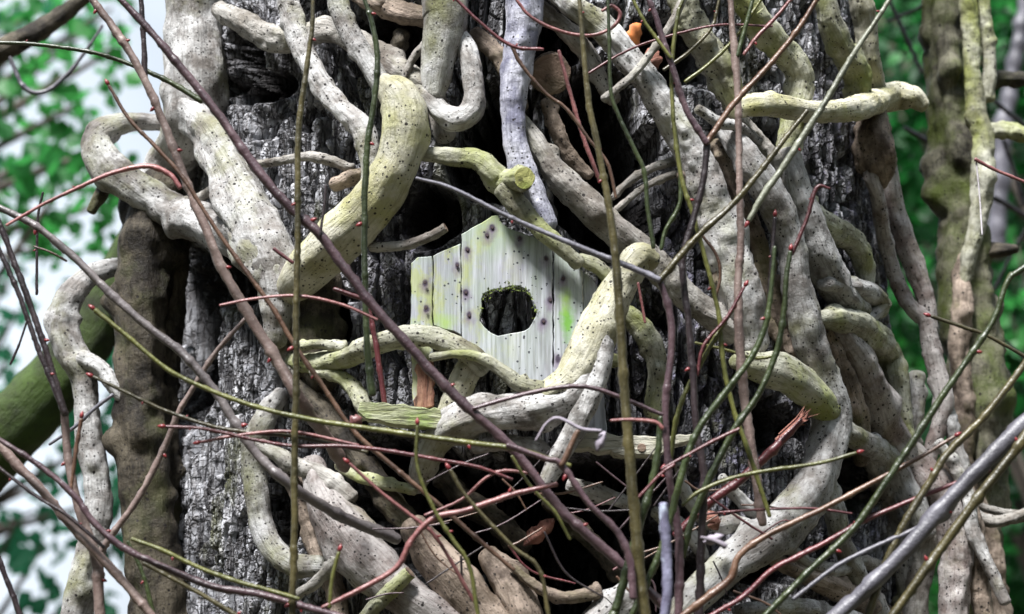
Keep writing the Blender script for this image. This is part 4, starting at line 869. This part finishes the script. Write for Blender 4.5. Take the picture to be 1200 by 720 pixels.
def plain_tube(pts, segs, seed, rough=.6):
    return tube('trunk', pts, segs, rough, seed, .8, .03)
def bg_tree(label, bx, by, h, tr, clumps, m, per, size, seed, lean=(0, 0)):
    bz = -.3; org = np.array([bx, by, bz]); root = empty('leafy_tree', org); tag(root, label, 'tree', 'leafy trees behind')
    rs = random.Random(seed)
    tp = [[bx, by, bz, tr], [bx + lean[0] * .3 + rs.gauss(0, .05), by, bz + h * .35, tr * .8], [bx + lean[0] * .7, by + lean[1] * .5, bz + h * .7, tr * .55], [bx + lean[0], by + lean[1], bz + h, tr * .2]]
    me, o_, c = plain_tube(tp, 14, seed); link('trunk', me, M['woodbg'], root, loc=o_ - org)
    for (cc, r) in clumps[:14]:
        k = min(3, max(1, int((cc[2] - bz) / h * 3))); s = np.array(tp[k - 1][:3]) * .5 + np.array(tp[k][:3]) * .5; e = np.array(cc)
        me, o_, _ = tube('branch', [[*s, tr * .3], [*((s + e) / 2 + np.array([0, 0, .15])), tr * .2], [*e, tr * .07]], 7, .5, seed, 1.5, .04); link('branch', me, M['woodbg'], root, loc=o_ - org)
    link('crown', crown_mesh(clumps, per, size, seed, org), m, root)
def clump_set(specs, seed, extra):
    g = random.Random(seed); out = [(P(x, y, Y), r) for x, y, Y, r in specs]
    for (x0, x1, y0, y1, Y0, Y1, r0, r1, n) in extra:
        for _ in range(n): out.append((P(g.uniform(x0, x1), g.uniform(y0, y1), g.uniform(Y0, Y1)), g.uniform(r0, r1)))
    return out
bg_tree('nearer leafy tree whose foliage shows left of the trunk at mid height', -3.3, 7.8, 5.2, .13,
        clump_set([(112, 175, 7.2, .20), (95, 120, 7.6, .16), (60, 235, 7.0, .15), (128, 60, 7.5, .14), (15, 110, 7.4, .15), (40, 150, 7.8, .18), (60, 180, 7.3, .12), (120, 240, 7.6, .2), (20, 60, 7.4, .12), (70, 90, 7.9, .22), (90, 180, 8.2, .22), (30, 20, 8, .2), (110, 20, 8.2, .2), (50, 290, 8.2, .12), (110, 290, 7.2, .22), (75, 300, 7.6, .12)], 1,
                  [(-700, 20, -350, 330, 6.8, 9, .2, .5, 26)]), M['leafA'], 230, .085, 31)
bg_tree('lower leafy tree whose foliage shows at the bottom left', -3.0, 9.6, 3.6, .11,
        clump_set([(110, 520, 8.5, .26), (120, 420, 8.2, .22), (60, 560, 8.8, .13), (20, 610, 8.4, .08), (135, 640, 8.7, .22), (50, 640, 8.3, .10), (100, 700, 8.6, .14), (10, 420, 8.5, .10), (120, 360, 8.4, .16), (20, 365, 8.8, .08), (70, 600, 8.5, .09), (15, 720, 8.6, .12), (110, 590, 8.9, .2), (40, 600, 9, .12), (125, 480, 8.4, .2), (60, 680, 8.8, .14), (30, 640, 9, .1)], 2,
                  [(-800, -20, 330, 900, 8, 11, .15, .45, 24)]), M['leafC'], 210, .10, 32)
bg_tree('pale far tree showing through the gaps at the top left', -5.2, 15, 8.5, .2,
        clump_set([(60, 20, 13, .3), (130, 10, 14, .25), (10, 20, 14, .2), (10, 190, 14, .25), (20, 310, 14, .22)], 3, [(-700, 0, -300, 500, 13, 17, .3, .8, 26)]), M['leafC'], 90, .11, 33)
bg_tree('dark leafy tree filling the gap right of the trunk', 2.4, 8.2, 6.0, .16,
        clump_set([(1070, 120, 7.5, .42), (1075, 330, 7.8, .40), (1190, 330, 7.6, .36), (1060, 220, 8, .4), (1190, 90, 8.0, .4), (1190, 220, 8.2, .4)], 4, [(1010, 1750, -350, 560, 7.6, 9.6, .3, .65, 46)]), M['leafB2'], 300, .095, 34)
bg_tree('second dark leafy tree further right behind the slim tree', 4.2, 10.5, 7.0, .18,
        clump_set([(1180, 480, 9.0, .45), (1190, 600, 9.4, .4), (1195, 700, 9.2, .4)], 5, [(1020, 2000, -500, 900, 9.6, 12, .4, .9, 60)]), M['leafB'], 260, .11, 35)
bg_tree('bright leafy sapling whose light patches show at the right edge', 2.0, 7.0, 3.4, .06,
        clump_set([(1072, 300, 6.8, .10), (1065, 60, 6.9, .06), (1185, 370, 6.8, .14), (1190, 280, 6.9, .08), (1065, 345, 6.9, .08), (1195, 30, 7, .10)], 6, [(1210, 1600, 0, 600, 6.8, 7.4, .1, .25, 10)]), M['leafA'], 260, .08, 36)
# far wood closing the right side
fc = clump_set([], 8, [(1030, 3200, -700, 900, 13, 20, .9, 1.6, 70)])
fo = np.array([6., 16., 0.]); tag(link('far_wood', crown_mesh(fc, 210, .24, 77, fo), M['leafB'], loc=fo), 'dark mass of far woodland foliage on the right', 'woodland', kind='stuff')
# unseen wood added round and behind the viewpoint to cut low light
g = random.Random(12); rc = []
for i in range(150):
    az = math.radians(g.uniform(70, 292)); d = g.uniform(9, 15); rc.append((np.array([math.sin(az) * d, math.cos(az) * d, g.uniform(.5, 8.5)]), g.uniform(1.2, 2.0)))
fo = np.array([0., -12., 0.]); tag(link('light_blocking_wood', crown_mesh(rc, 75, .42, 78, fo), M['leafB'], loc=fo), 'unseen woodland foliage added around the viewpoint to block low light', 'woodland', kind='stuff')
